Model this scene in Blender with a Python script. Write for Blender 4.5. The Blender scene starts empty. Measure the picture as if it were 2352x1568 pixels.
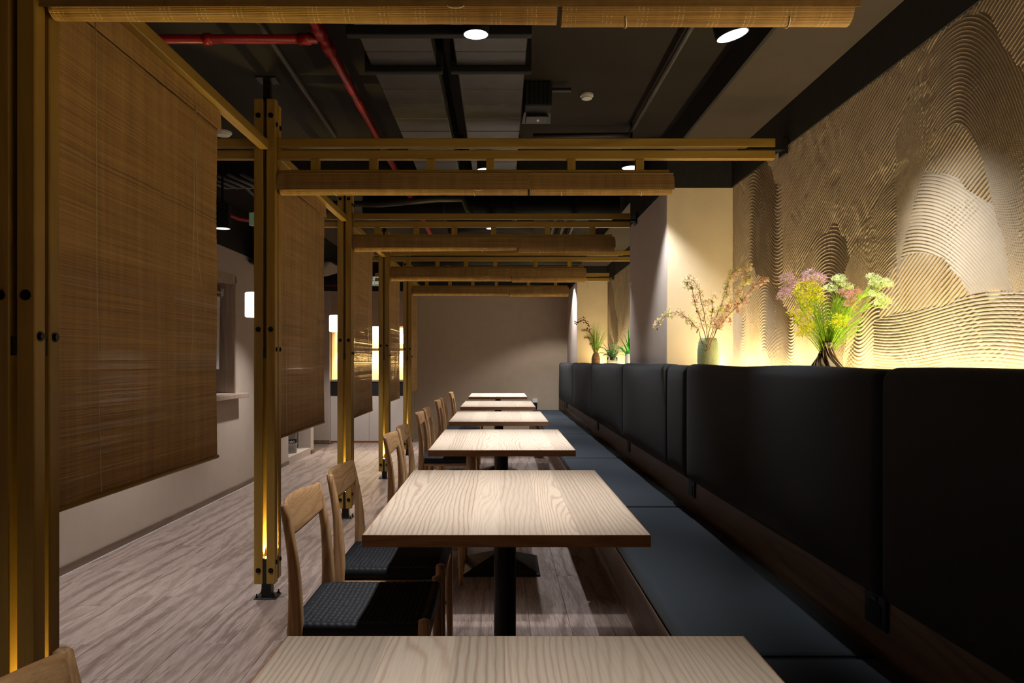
import bpy, math, random
import numpy as np
from mathutils import Vector, Matrix
random.seed(7)
rng = np.random.default_rng(11)
PI = math.pi
S = bpy.context.scene
COL = S.collection
R = math.radians

# ---------------------------------------------------------------- camera
F = 1780.0                     # focal length in pixels of the 2352 px wide frame
EYE = 1.2
cd = bpy.data.cameras.new('camera'); cam = bpy.data.objects.new('camera', cd); COL.objects.link(cam)
cam.location = (0, 0, EYE); cam.rotation_euler = (R(90), 0, 0)
cd.sensor_width = 36; cd.lens = F/2352*36
cd.shift_x = 27/2352; cd.shift_y = 46/2352
cd.clip_start = 0.02; cd.clip_end = 60
S.camera = cam

# ---------------------------------------------------------------- world, exposure
w = bpy.data.worlds.new('world'); S.world = w; w.use_nodes = True
w.node_tree.nodes['Background'].inputs[0].default_value = (0.02, 0.02, 0.022, 1)
w.node_tree.nodes['Background'].inputs[1].default_value = 1
S.view_settings.view_transform = 'Standard'; S.view_settings.look = 'None'
S.view_settings.exposure = 0.0; S.view_settings.gamma = 1; S.view_settings.use_curve_mapping = False
S.cycles.use_denoising = True
S.cycles.max_bounces = 8; S.cycles.diffuse_bounces = 5; S.cycles.glossy_bounces = 3
S.cycles.transmission_bounces = 6; S.cycles.transparent_max_bounces = 8
S.cycles.sample_clamp_indirect = 4

# ---------------------------------------------------------------- lights the room has, plus an added wash on the end wall
LAMP_Z = 2.37
WHITE = (1.0, 0.955, 0.91); COOL = (0.95, 0.97, 1.0); WARM = (1.0, 0.80, 0.44); AMBER = (1.0, 0.78, 0.22)
TABLE_Z = 2.30
TABLE_LAMPS = [(-0.10, 0.67), (-0.082, 2.61), (-0.09, 4.45), (-0.075, 6.42), (-0.08, 8.3), (-0.08, 10.45)]
WALL_LAMPS = [(0.83, 0.95), (0.835, 2.784), (0.793, 4.69), (0.825, 6.74), (0.82, 8.8), (0.84, 10.80)]
AISLE_LAMPS = [(-1.80, 0.9), (-1.80, 2.95), (-1.80, 5.02), (-1.80, 7.2), (-1.80, 9.3), (-1.9, 10.7)]
AISLE_Z = 2.06
def spot(name, loc, target, watts, deg, blend, col, r=0.03):
    l = bpy.data.lights.new(name, 'SPOT'); l.energy = watts; l.spot_size = R(deg); l.spot_blend = blend
    l.color = col; l.shadow_soft_size = r
    o = bpy.data.objects.new(name, l); COL.objects.link(o); o.location = loc
    o.rotation_euler = (Vector(target)-Vector(loc)).to_track_quat('-Z', 'Y').to_euler()
    return o
def area(name, loc, target, watts, sx, sy, col):
    l = bpy.data.lights.new(name, 'AREA'); l.shape = 'RECTANGLE'; l.size = sx; l.size_y = sy; l.energy = watts; l.color = col
    o = bpy.data.objects.new(name, l); COL.objects.link(o); o.location = loc
    o.rotation_euler = (Vector(target)-Vector(loc)).to_track_quat('-Z', 'Y').to_euler()
    return o
def point(name, loc, watts, r, col):
    l = bpy.data.lights.new(name, 'POINT'); l.energy = watts; l.shadow_soft_size = r; l.color = col
    o = bpy.data.objects.new(name, l); COL.objects.link(o); o.location = loc
    return o
W_TABLE = 125; W_WALL = 60; W_AISLE = 125
for k, (x, y) in enumerate(TABLE_LAMPS):
    spot('table_downlight', (x, y, TABLE_Z-0.01), (x, y, 0), W_TABLE*(0.5 if k == 0 else 1), 66, 0.95, WHITE, 0.03)
for k, (x, y) in enumerate(WALL_LAMPS):
    if k in (2, 3, 4, 5):
        spot('side_downlight', (x, y, LAMP_Z-0.02), (x+0.03, y, 0), W_WALL*(1.35 if k != 4 else 0.7), 96, 0.6, COOL, 0.02)
    else:
        spot('side_downlight', (x, y, LAMP_Z-0.03), (1.466, y-0.38, 1.02), W_WALL*1.9, 58, 1.0, COOL, 0.02)
spot('added_end_wash', (0.87, 10.95, LAMP_Z-.03), (0.87, 11.0, 0), 60, 112, 0.35, WHITE, 0.03)  # two extra wide beams, added near the last lamps to brighten the end wall
spot('added_end_wash', (-0.08, 10.45, TABLE_Z-.02), (-0.08, 10.5, 0), 40, 130, 0.9, WHITE, 0.03)
for x, y in AISLE_LAMPS:
    spot('aisle_downlight', (x, y, AISLE_Z-0.01), (x, y, 0), W_AISLE*(.35 if y < 1 else .9), 92, 0.85, WHITE, 0.03)
for y0, y1 in ((-0.4, 4.86), (6.27, 10.55)):
    L = y1-y0
    o = area('cove_strip', (1.365, (y0+y1)/2, 1.125), (1.385, (y0+y1)/2, 2.2), 6.5*L, L, 0.03, WARM)

# ---------------------------------------------------------------- mesh helpers
class MB:
    def __init__(s): s.v = []; s.f = []
    def add(s, vs, fs):
        b = len(s.v); s.v.extend(vs); s.f.extend([tuple(i+b for i in f) for f in fs]); return s
    def box(s, x0, x1, y0, y1, z0, z1, c=0.0):
        if c <= 0:
            vs = [(x, y, z) for x in (x0, x1) for y in (y0, y1) for z in (z0, z1)]
            return s.add(vs, [(0,1,3,2),(4,6,7,5),(0,4,5,1),(2,3,7,6),(0,2,6,4),(1,5,7,3)])
        c = min(c, (x1-x0)*.45, (y1-y0)*.45, (z1-z0)*.45)
        vs = []; idx = {}
        X = (x0, x1); Y = (y0, y1); Z = (z0, z1); sg = (1, -1)
        for i in (0,1):
            for j in (0,1):
                for k in (0,1):
                    idx[i,j,k,0] = len(vs); vs.append((X[i], Y[j]+c*sg[j], Z[k]+c*sg[k]))
                    idx[i,j,k,1] = len(vs); vs.append((X[i]+c*sg[i], Y[j], Z[k]+c*sg[k]))
                    idx[i,j,k,2] = len(vs); vs.append((X[i]+c*sg[i], Y[j]+c*sg[j], Z[k]))
        fs = []
        for i in (0,1): fs.append(tuple(idx[i,a,b,0] for a,b in ((0,0),(1,0),(1,1),(0,1))))
        for j in (0,1): fs.append(tuple(idx[a,j,b,1] for a,b in ((0,0),(1,0),(1,1),(0,1))))
        for k in (0,1): fs.append(tuple(idx[a,b,k,2] for a,b in ((0,0),(1,0),(1,1),(0,1))))
        for a in (0,1):
            for b in (0,1):
                fs.append((idx[0,a,b,1],idx[1,a,b,1],idx[1,a,b,2],idx[0,a,b,2]))
                fs.append((idx[a,0,b,0],idx[a,1,b,0],idx[a,1,b,2],idx[a,0,b,2]))
                fs.append((idx[a,b,0,0],idx[a,b,1,0],idx[a,b,1,1],idx[a,b,0,1]))
        for i in (0,1):
            for j in (0,1):
                for k in (0,1): fs.append((idx[i,j,k,0],idx[i,j,k,1],idx[i,j,k,2]))
        return s.add(vs, fs)
    def rbox(s, lo, hi, r, n=4, seg=(1,1,1), fn=None):
        lo = list(lo); hi = list(hi); r = min([r]+[(hi[i]-lo[i])*.499 for i in range(3)])
        def ax(i):
            a = [lo[i]+r*(1-math.cos(PI/2*t/n)) if False else lo[i]+r*t/n for t in range(n)]
            m = [lo[i]+r+(hi[i]-lo[i]-2*r)*t/seg[i] for t in range(seg[i]+1)]
            b = [hi[i]-r+r*(t+1)/n for t in range(n)]
            return a+m+b
        A = [ax(0), ax(1), ax(2)]; key = {}; vs = []; fs = []
        def vid(p):
            k = tuple(round(c, 6) for c in p)
            if k in key: return key[k]
            q = [min(max(p[i], lo[i]+r), hi[i]-r) for i in range(3)]
            d = Vector([p[i]-q[i] for i in range(3)])
            # map the cubic shell to the round one
            if d.length > 0:
                m = max(abs(d.x), abs(d.y), abs(d.z))
                t = Vector([math.tan(PI/4*c/r)*r if r else 0 for c in d])
                d = t.normalized()*m
            pt = (q[0]+d.x, q[1]+d.y, q[2]+d.z)
            if fn: pt = fn(pt)
            key[k] = len(vs); vs.append(pt); return key[k]
        for a in range(3):
            b, c = (a+1) % 3, (a+2) % 3
            for side, val in ((0, lo[a]), (1, hi[a])):
                for i in range(len(A[b])-1):
                    for j in range(len(A[c])-1):
                        q = []
                        for (ii, jj) in ((i,j),(i+1,j),(i+1,j+1),(i,j+1)):
                            p = [0,0,0]; p[a] = val; p[b] = A[b][ii]; p[c] = A[c][jj]; q.append(vid(p))
                        fs.append(tuple(q) if side else tuple(reversed(q)))
        return s.add(vs, fs)
    def tube(s, pts, rad, n=8, cap=True):
        pts = [Vector(p) for p in pts]; m = len(pts)
        rad = [rad]*m if not hasattr(rad, '__len__') else list(rad)
        vs = []; fs = []
        up = None
        for i, p in enumerate(pts):
            d = (pts[min(i+1, m-1)]-pts[max(i-1, 0)])
            d = d.normalized() if d.length else Vector((0,0,1))
            if up is None:
                up = Vector((0,0,1)) if abs(d.z) < .9 else Vector((0,1,0))
            a = d.cross(up)
            if a.length < 1e-6: a = d.cross(Vector((1,0,0)))
            a.normalize(); b = a.cross(d).normalized(); up = b
            for k in range(n):
                t = 2*PI*k/n; q = p+(a*math.cos(t)+b*math.sin(t))*rad[i]; vs.append(tuple(q))
        for i in range(m-1):
            for k in range(n):
                k2 = (k+1) % n; fs.append((i*n+k, i*n+k2, (i+1)*n+k2, (i+1)*n+k))
        if cap: fs.append(tuple(range(n-1,-1,-1))); fs.append(tuple((m-1)*n+k for k in range(n)))
        return s.add(vs, fs)
    def lathe(s, prof, cx=0, cy=0, n=32, cap0=True, cap1=False):
        vs = []; fs = []; m = len(prof)
        for r, z in prof:
            for k in range(n):
                t = 2*PI*k/n; vs.append((cx+r*math.cos(t), cy+r*math.sin(t), z))
        for i in range(m-1):
            for k in range(n):
                k2 = (k+1) % n; fs.append((i*n+k, i*n+k2, (i+1)*n+k2, (i+1)*n+k))
        if cap0: fs.append(tuple(range(n-1,-1,-1)))
        if cap1: fs.append(tuple((m-1)*n+k for k in range(n)))
        return s.add(vs, fs)
    def loft(s, rings, cap=True):
        n = len(rings[0]); vs = [tuple(p) for r in rings for p in r]; fs = []
        for i in range(len(rings)-1):
            for k in range(n):
                k2 = (k+1) % n; fs.append((i*n+k, i*n+k2, (i+1)*n+k2, (i+1)*n+k))
        if cap: fs.append(tuple(range(n-1,-1,-1))); fs.append(tuple((len(rings)-1)*n+k for k in range(n)))
        return s.add(vs, fs)
    def quad(s, a, b, c, d): return s.add([tuple(a), tuple(b), tuple(c), tuple(d)], [(0,1,2,3)])
    def mesh(s, name, smooth=False):
        me = bpy.data.meshes.new(name); me.from_pydata(s.v, [], s.f)
        if smooth:
            me.polygons.foreach_set('use_smooth', [True]*len(me.polygons))
        me.update()
        return me
def recalc(me):
    import bmesh
    b = bmesh.new(); b.from_mesh(me); bmesh.ops.recalc_face_normals(b, faces=b.faces); b.to_mesh(me); b.free()
def rrect(cx, cy, w_, d_, z, n=3, rr=0.4):
    """rounded rectangle ring in the XY plane"""
    r = min(w_, d_)*rr; out = []
    for (sx, sy, a0) in ((1,1,0),(-1,1,90),(-1,-1,180),(1,-1,270)):
        for t in range(n+1):
            a = R(a0+90*t/n); out.append((cx+sx*(w_/2-r)+r*math.cos(a), cy+sy*(d_/2-r)+r*math.sin(a), z))
    return out
def obj(name, mb, mat, parent=None, loc=None, smooth=False, fix=True, kind=None, label=None):
    me = mb if isinstance(mb, bpy.types.Mesh) else mb.mesh(name, smooth)
    if fix and not isinstance(mb, bpy.types.Mesh): recalc(me)
    if mat is not None and not me.materials: me.materials.append(mat)
    o = bpy.data.objects.new(name, me); COL.objects.link(o)
    if loc is not None: o.location = loc
    if parent is not None: o.parent = parent
    if kind: o['kind'] = kind
    if label: o['label'] = label
    return o
def tag(o, label, cat, group=None):
    o['label'] = label; o['category'] = cat
    if group: o['group'] = group
    return o
def thing(name, label, cat, loc=(0,0,0), rotz=0, group=None):
    o = bpy.data.objects.new(name, None); COL.objects.link(o); o.empty_display_size = .1
    o.location = loc; o.rotation_euler = (0,0,rotz); return tag(o, label, cat, group)
def dup(root, loc, rotz=None, label=None, group=None):
    r = root.copy(); COL.objects.link(r); r.location = loc
    if rotz is not None: r.rotation_euler = (0,0,rotz)
    if label: r['label'] = label
    if group: r['group'] = group
    for ch in [c for c in bpy.data.objects if c.parent == root]:
        c = ch.copy(); COL.objects.link(c); c.parent = r
        for g in [x for x in bpy.data.objects if x.parent == ch]:
            d = g.copy(); COL.objects.link(d); d.parent = c
    return r
def struct(name, mb, mat, **k):
    o = obj(name, mb, mat, **k); o['kind'] = 'structure'; return o
def bx(*a, c=0.0): return MB().box(*a, c=c)

# ---------------------------------------------------------------- materials
def lin(r, g, b):
    f = lambda c: (c/255/12.92) if c/255 <= .04045 else ((c/255+.055)/1.055)**2.4
    return (f(r), f(g), f(b), 1)
class NT:
    def __init__(s, name, rough=.5, spec=.4, metal=0):
        s.m = bpy.data.materials.new(name); s.m.use_nodes = True; s.t = s.m.node_tree; s.n = s.t.nodes
        s.b = s.n['Principled BSDF']; s.b.inputs['Roughness'].default_value = rough
        s.b.inputs['Specular IOR Level'].default_value = spec; s.b.inputs['Metallic'].default_value = metal
    def new(s, t, **k):
        x = s.n.new(t)
        for a, v in k.items(): setattr(x, a, v)
        return x
    def link(s, a, b): s.t.links.new(a, b)
    def coords(s, scale=(1,1,1), rand=True):
        tc = s.new('ShaderNodeTexCoord'); out = tc.outputs['Object']
        if rand:
            oi = s.new('ShaderNodeObjectInfo'); mu = s.new('ShaderNodeVectorMath', operation='SCALE')
            cx = s.new('ShaderNodeCombineXYZ')
            for i, k in enumerate((37.0, 53.0, 71.0)):
                mm = s.new('ShaderNodeMath', operation='MULTIPLY'); mm.inputs[1].default_value = k
                s.link(oi.outputs['Random'], mm.inputs[0]); s.link(mm.outputs[0], cx.inputs[i])
            ad = s.new('ShaderNodeVectorMath', operation='ADD'); s.link(out, ad.inputs[0]); s.link(cx.outputs[0], ad.inputs[1]); out = ad.outputs[0]
            s.oi = oi
        mp = s.new('ShaderNodeMapping'); mp.inputs['Scale'].default_value = scale; s.link(out, mp.inputs[0])
        s.base = out
        return mp.outputs[0]
    def noise(s, vec, scale, detail=3, rough=.5, dist=0):
        x = s.new('ShaderNodeTexNoise'); x.inputs['Scale'].default_value = scale; x.inputs['Detail'].default_value = detail
        x.inputs['Roughness'].default_value = rough; x.inputs['Distortion'].default_value = dist; s.link(vec, x.inputs['Vector']); return x.outputs[0]
    def remap(s, v, stops):
        x = s.new('ShaderNodeValToRGB'); e = x.color_ramp.elements
        e[0].position, e[0].color = stops[0]; e[1].position, e[1].color = stops[-1]
        for p, c in stops[1:-1]:
            q = e.new(p); q.color = c
        s.link(v, x.inputs[0]); return x.outputs[0]
    def math(s, op, a, b=None, clamp=False):
        x = s.new('ShaderNodeMath', operation=op); x.use_clamp = clamp
        for i, q in enumerate((a, b)):
            if q is None: continue
            if isinstance(q, (int, float)): x.inputs[i].default_value = q
            else: s.link(q, x.inputs[i])
        return x.outputs[0]
    def mix(s, fac, a, b, mode='MIX'):
        x = s.new('ShaderNodeMix', data_type='RGBA', blend_type=mode)
        for i, q in ((0, fac), (6, a), (7, b)):
            if isinstance(q, (int, float)): x.inputs[i].default_value = q
            elif isinstance(q, tuple): x.inputs[i].default_value = q
            else: s.link(q, x.inputs[i])
        return x.outputs[2]
    def bump(s, h, dist, strength=1):
        x = s.new('ShaderNodeBump'); x.inputs['Distance'].default_value = dist; x.inputs['Strength'].default_value = strength
        s.link(h, x.inputs['Height']); s.link(x.outputs[0], s.b.inputs['Normal'])
    def color(s, c):
        if isinstance(c, tuple): s.b.inputs['Base Color'].default_value = c
        else: s.link(c, s.b.inputs['Base Color'])
        return s
def plain(name, c, rough=.5, spec=.4, metal=0, var=.12, scale=30):
    t = NT(name, rough, spec, metal); v = t.coords(rand=False)
    n = t.noise(v, scale, 3)
    c0 = tuple(x*(1-var) for x in c[:3])+(1,); c1 = tuple(min(1, x*(1+var)) for x in c[:3])+(1,)
    t.color(t.remap(n, [(.3, c0), (.7, c1)])); return t.m
def wood(name, light, dark, axis='z', ring=26, ring_amt=.6, rough=.45, scale=1.0, tone=.12, spec=.35, warp=6.0, fine=.35, lines=0, along=.09, wav=1.0, pwr=2.2, ampr=1.0):
    t = NT(name, rough, spec)
    st = {'x': (along,1,1), 'y': (1,along,1), 'z': (1,1,along)}[axis]
    v = t.coords(tuple(a*scale for a in st))
    n = t.noise(v, warp, 2, .45)
    ph = t.math('MULTIPLY', n, ring*6.283)
    if lines:
        sp = t.new('ShaderNodeSeparateXYZ'); t.link(t.base, sp.inputs[0]); q = sp.outputs[{'x': 1, 'y': 0, 'z': 0}[axis]]
        amp = t.math('ADD', t.math('MULTIPLY', t.oi.outputs['Random'], ampr), .25)
        mpw = t.new('ShaderNodeMapping'); mpw.inputs['Scale'].default_value = {'x': (14,60,60), 'y': (60,14,60), 'z': (60,60,14)}[axis]; t.link(t.base, mpw.inputs[0])
        nw = t.noise(mpw.outputs[0], 1.0, 1)
        ph = t.math('ADD', t.math('MULTIPLY', q, lines*6.283), t.math('ADD', t.math('MULTIPLY', ph, amp), t.math('MULTIPLY', nw, 3.5*wav)))
    sn = t.math('SINE', ph)
    rg = t.math('MULTIPLY', t.math('ADD', sn, 1.0), .5)
    rg = t.math('POWER', rg, pwr)
    gate = t.noise(v, 4, 1)
    rg = t.math('MULTIPLY', rg, t.math('MULTIPLY', gate, 2*ring_amt), clamp=True)
    sf = {'x': (3,140,140), 'y': (140,3,140), 'z': (140,140,3)}[axis]
    mp = t.new('ShaderNodeMapping'); mp.inputs['Scale'].default_value = sf; t.link(t.base, mp.inputs[0])
    fn = t.noise(mp.outputs[0], 2.2, 3, .6)
    c = t.mix(rg, light, dark)
    dk = tuple(x*.62 for x in dark[:3])+(1,)
    c = t.mix(t.math('MULTIPLY', t.math('SUBTRACT', fn, .45, clamp=True), fine*4, clamp=True), c, dk)
    tv = t.math('ADD', t.math('MULTIPLY', t.oi.outputs['Random'], tone*2), 1-tone)
    vm = t.new('ShaderNodeVectorMath', operation='SCALE'); t.link(c, vm.inputs[0]); t.link(tv, vm.inputs[3])
    t.color(vm.outputs[0]); t.bump(fn, .0004, .5)
    return t.m
def emit(name, c, s):
    m = bpy.data.materials.new(name); m.use_nodes = True; b = m.node_tree.nodes['Principled BSDF']
    b.inputs['Base Color'].default_value = (0.8,.8,.8,1); b.inputs['Emission Color'].default_value = c; b.inputs['Emission Strength'].default_value = s
    return m

M = {}
ochre_l, ochre_d = lin(162,129,58), lin(138,105,44)
for a in 'xyz': M['pine_'+a] = wood('pine_'+a, ochre_l, ochre_d, a, ring=9, ring_amt=.5, rough=.42, tone=.08, warp=5, fine=.2)
M['ash_z'] = wood('ash_chair_z', lin(206,166,122), lin(170,124,82), 'z', ring=16, ring_amt=.7, rough=.4, tone=.06, warp=9)
M['ash_y'] = wood('ash_chair_y', lin(206,166,122), lin(170,124,82), 'y', ring=16, ring_amt=.7, rough=.4, tone=.06, warp=9)
M['ash_x'] = wood('ash_chair_x', lin(206,166,122), lin(170,124,82), 'x', ring=16, ring_amt=.7, rough=.4, tone=.06, warp=9)
M['top'] = wood('table_ash', lin(226,210,192), lin(190,160,138), 'y', ring=7, ring_amt=.6, rough=.5, tone=.12, warp=6, spec=.3, fine=.22, lines=70, along=.13, pwr=3.6, ampr=3.2, wav=.6)
M['band'] = wood('table_edge', lin(182,132,96), lin(146,100,70), 'x', ring=10, rough=.5, tone=.03, warp=12)
M['floor'] = wood('floor_plank', lin(172,154,147), lin(122,104,97), 'y', ring=5, ring_amt=.72, rough=.42, tone=.05, warp=5, spec=.4, fine=.85, lines=9, along=.16, pwr=3.0, wav=.8)
M['board'] = wood('smoked_oak', lin(126,106,92), lin(96,78,66), 'y', ring=8, rough=.45, tone=.04)
M['sill'] = wood('window_oak', lin(176,156,140), lin(150,128,112), 'z', ring=8, rough=.5, tone=.03)
M['paint'] = plain('warm_grey_paint', lin(186,172,160), .75, .25, var=.03, scale=8)
M['paint_end'] = plain('taupe_paint', lin(172,154,134), .75, .25, var=.03, scale=8)
M['niche'] = plain('niche_grey', lin(96,90,86), .75, .25, var=.03)
M['cream'] = plain('cream_paint', lin(222,205,174), .8, .2, var=.03, scale=8)
M['white'] = plain('white_laminate', lin(205,196,190), .5, .35, var=.03)
M['black_paint'] = plain('black_paint', lin(36,34,34), .7, .25, var=.15)
M['ceiling'] = plain('charcoal_ceiling', lin(40,35,30), .85, .2, var=.08, scale=5)
M['soffit'] = plain('taupe_soffit', lin(72,63,56), .85, .2, var=.05, scale=5)
M['steel'] = plain('black_steel', lin(30,30,32), .4, .5, metal=.3, var=.15)
M['bolt'] = plain('bolt_black', lin(20,20,21), .35, .5, metal=.6)
M['duct'] = plain('duct_wrap', lin(46,45,44), .42, .5, var=.35, scale=14)
M['duct_black'] = plain('duct_black', lin(18,18,18), .65, .3)
M['pipe_black'] = plain('pipe_dark', lin(52,50,49), .45, .45, var=.2)
M['red'] = plain('red_pipe', lin(150,18,12), .35, .5, var=.2, scale=60)
M['white_plastic'] = plain('white_plastic', lin(215,215,212), .45, .4, var=.02)
M['cloth_white'] = plain('white_cloth', lin(215,214,216), .9, .1, var=.05)
M['cord'] = plain('cream_cord', lin(220,205,170), .8, .2, var=.08)
M['keg'] = plain('keg_steel', lin(150,148,145), .35, .6, metal=.9, var=.2)
M['lens'] = emit('lamp_lens', (0.93,.96,1,1), 14)
M['lens_aisle'] = emit('lamp_lens_side', (0.9,.96,1,1), .8)
M['lantern'] = emit('lantern_glow', (1,.97,.93,1), 9)
M['led'] = emit('led_amber', (1,.78,.3,1), 14)
M['led_shelf'] = emit('led_shelf', (1,.80,.42,1), 6)
M['sign_green'] = emit('sign_green', lin(10,110,60), .25)
M['sign_text'] = emit('sign_white', (0.8,.9,.85,1), .5)
M['leaf_core'] = plain('dark_glass', lin(40,24,16), .12, .6)

def fabric(name, c, pitch=500, rough=.95, amt=.3):
    t = NT(name, rough, .15); v = t.coords(rand=False)
    wv = t.new('ShaderNodeTexWave', wave_type='BANDS', bands_direction='DIAGONAL'); wv.inputs['Scale'].default_value = pitch/6.0; wv.inputs['Distortion'].default_value = 2.0
    wv.inputs['Detail'].default_value = 1
    t.link(v, wv.inputs['Vector']); n = t.noise(v, 700, 2); n2 = t.noise(v, 3, 2)
    h = t.math('ADD', t.math('MULTIPLY', wv.outputs[1], .5), t.math('MULTIPLY', n, .8))
    c0 = tuple(x*(1-amt) for x in c[:3])+(1,); c1 = tuple(x*(1+amt*1.3) for x in c[:3])+(1,)
    col = t.remap(t.math('MULTIPLY', h, .75), [(.25, c0), (.8, c1)])
    col = t.mix(t.math('MULTIPLY', n2, .25), col, c0)
    t.color(col); t.bump(h, .0006, .6)
    t.b.inputs['Sheen Weight'].default_value = .06; t.b.inputs['Sheen Roughness'].default_value = .6
    return t.m
M['seat_fabric'] = fabric('slate_blue_fabric', lin(52,59,67), 480)
M['back_fabric'] = fabric('charcoal_fabric', lin(38,39,43), 480)
M['cordage'] = plain('black_paper_cord', lin(27,30,38), .6, .35, var=.25, scale=300)

def plaster():
    t = NT('combed_plaster', .62, .35); v = t.coords(rand=False)
    n = t.noise(v, 5, 3); n2 = t.noise(v, 260, 2)
    t.color(t.remap(n, [(.25, lin(164,146,118)), (.75, lin(186,168,140))])); t.bump(n2, .0008, .4); return t.m
M['plaster'] = plaster()
def bamboo(name, axis_len, axis_stack, trans=.2, light=lin(198,158,98), dark=lin(138,102,58), dashes=False):
    t = NT(name, .55, .3)
    sc = [1,1,1]
    i = 'xyz'.index(axis_len); k = 'xyz'.index(axis_stack)
    s1 = [0,0,0]; s1[i] = 1.2; s1[k] = 220
    s2 = [0,0,0]; s2[i] = 22; s2[k] = .9
    s3 = [0,0,0]; s3[i] = 1.0; s3[k] = 14
    v = t.coords((1,1,1))
    def mp(s):
        m = t.new('ShaderNodeMapping'); m.inputs['Scale'].default_value = s; t.link(t.base, m.inputs[0]); return m.outputs[0]
    a = t.noise(mp(s1), 1, 2, .7); b = t.noise(mp(s2), 1, 2, .6); c = t.noise(mp(s3), 1, 2, .6)
    h = t.math('ADD', t.math('MULTIPLY', a, .52), t.math('ADD', t.math('MULTIPLY', b, .26), t.math('MULTIPLY', c, .22)))
    col = t.remap(h, [(.36, dark), (.64, light)])
    if dashes:
        s4 = [0,0,0]; s4[i] = 1; 
        sep = t.new('ShaderNodeSeparateXYZ'); t.link(t.new('ShaderNodeTexCoord').outputs['Object'], sep.inputs[0])
        x = sep.outputs[i]
        f1 = t.math('FRACT', t.math('MULTIPLY', x, 90.0)); m1 = t.math('LESS_THAN', f1, .17)
        f2 = t.math('FRACT', t.math('MULTIPLY', x, 11.0)); m2 = t.math('LESS_THAN', f2, .38)
        s5 = [300,300,300]; s5[i] = 14; nz = t.noise(mp(s5), 1, 1)
        m3 = t.math('GREATER_THAN', nz, .53)
        mm = t.math('MULTIPLY', t.math('MULTIPLY', m1, m2), m3)
        col = t.mix(t.math('MULTIPLY', mm, .75), col, lin(225,205,165))
    t.color(col)
    if trans:
        tr = t.new('ShaderNodeBsdfTranslucent'); t.link(col, tr.inputs[0])
        mx = t.new('ShaderNodeMixShader'); mx.inputs[0].default_value = trans
        t.link(t.b.outputs[0], mx.inputs[1]); t.link(tr.outputs[0], mx.inputs[2])
        t.link(mx.outputs[0], t.n['Material Output'].inputs[0])
    return t.m
M['reed_y'] = bamboo('bamboo_hanging', 'y', 'z', .10)
M['reed_x'] = bamboo('bamboo_flap', 'x', 'z', .1, light=lin(168,134,82), dark=lin(116,84,46))
M['roll'] = bamboo('bamboo_roll', 'x', 'z', 0, light=lin(192,152,88), dark=lin(132,98,50), dashes=True)
def glassy(name, c, rough=.03):
    m = bpy.data.materials.new(name); m.use_nodes = True; b = m.node_tree.nodes['Principled BSDF']
    b.inputs['Base Color'].default_value = c; b.inputs['Roughness'].default_value = rough
    b.inputs['Transmission Weight'].default_value = 1; b.inputs['IOR'].default_value = 1.45; return m
M['glass'] = glassy('clear_glass', (.95,.98,.97,1))
M['pane'] = glassy('window_glass', (.6,.62,.62,1), .02)

# ================================================================ the room
WX, CX, LX, ENDY = 1.466, 1.05, -2.456, 12.1
# floor
struct('floor', bx(-3.4, 1.7, -1.6, 12.4, -.12, -.004), M['board'])
fl = bpy.data.objects['floor']
PW, PL = .185, 1.24
pm = MB().box(0, PW-.0012, 0, PL-.0012, -.0039, 0, c=.0012).mesh('plank'); pm.materials.append(M['floor'])
nx = int((0.62-LX)/PW)
for i in range(nx+1):
    off = random.random()*PL
    j = 0; y = 0.9-off
    while y < ENDY:
        x0 = LX+i*PW
        y1 = min(y+PL, ENDY)
        p = bpy.data.objects.new('plank', pm); COL.objects.link(p); p.location = (x0, y, 0)
        p.parent = fl
        if y+PL > ENDY: p.scale = (1, (ENDY-y)/PL, 1)
        y += PL
# ceiling
struct('ceiling', bx(-3.4, 1.7, -1.6, 12.4, 2.64, 2.76), M['ceiling'])
struct('trim_1', bx(1.075, WX+.1, -1.5, ENDY, 2.50, 2.64), M['soffit'])
struct('trim_2', bx(1.06, 1.075, -1.5, ENDY, 2.497, 2.64), M['black_paint'])
struct('trim_3', bx(-3.2, 1.06, 5.55, 5.75, 2.5, 2.64), M['black_paint'])
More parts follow.
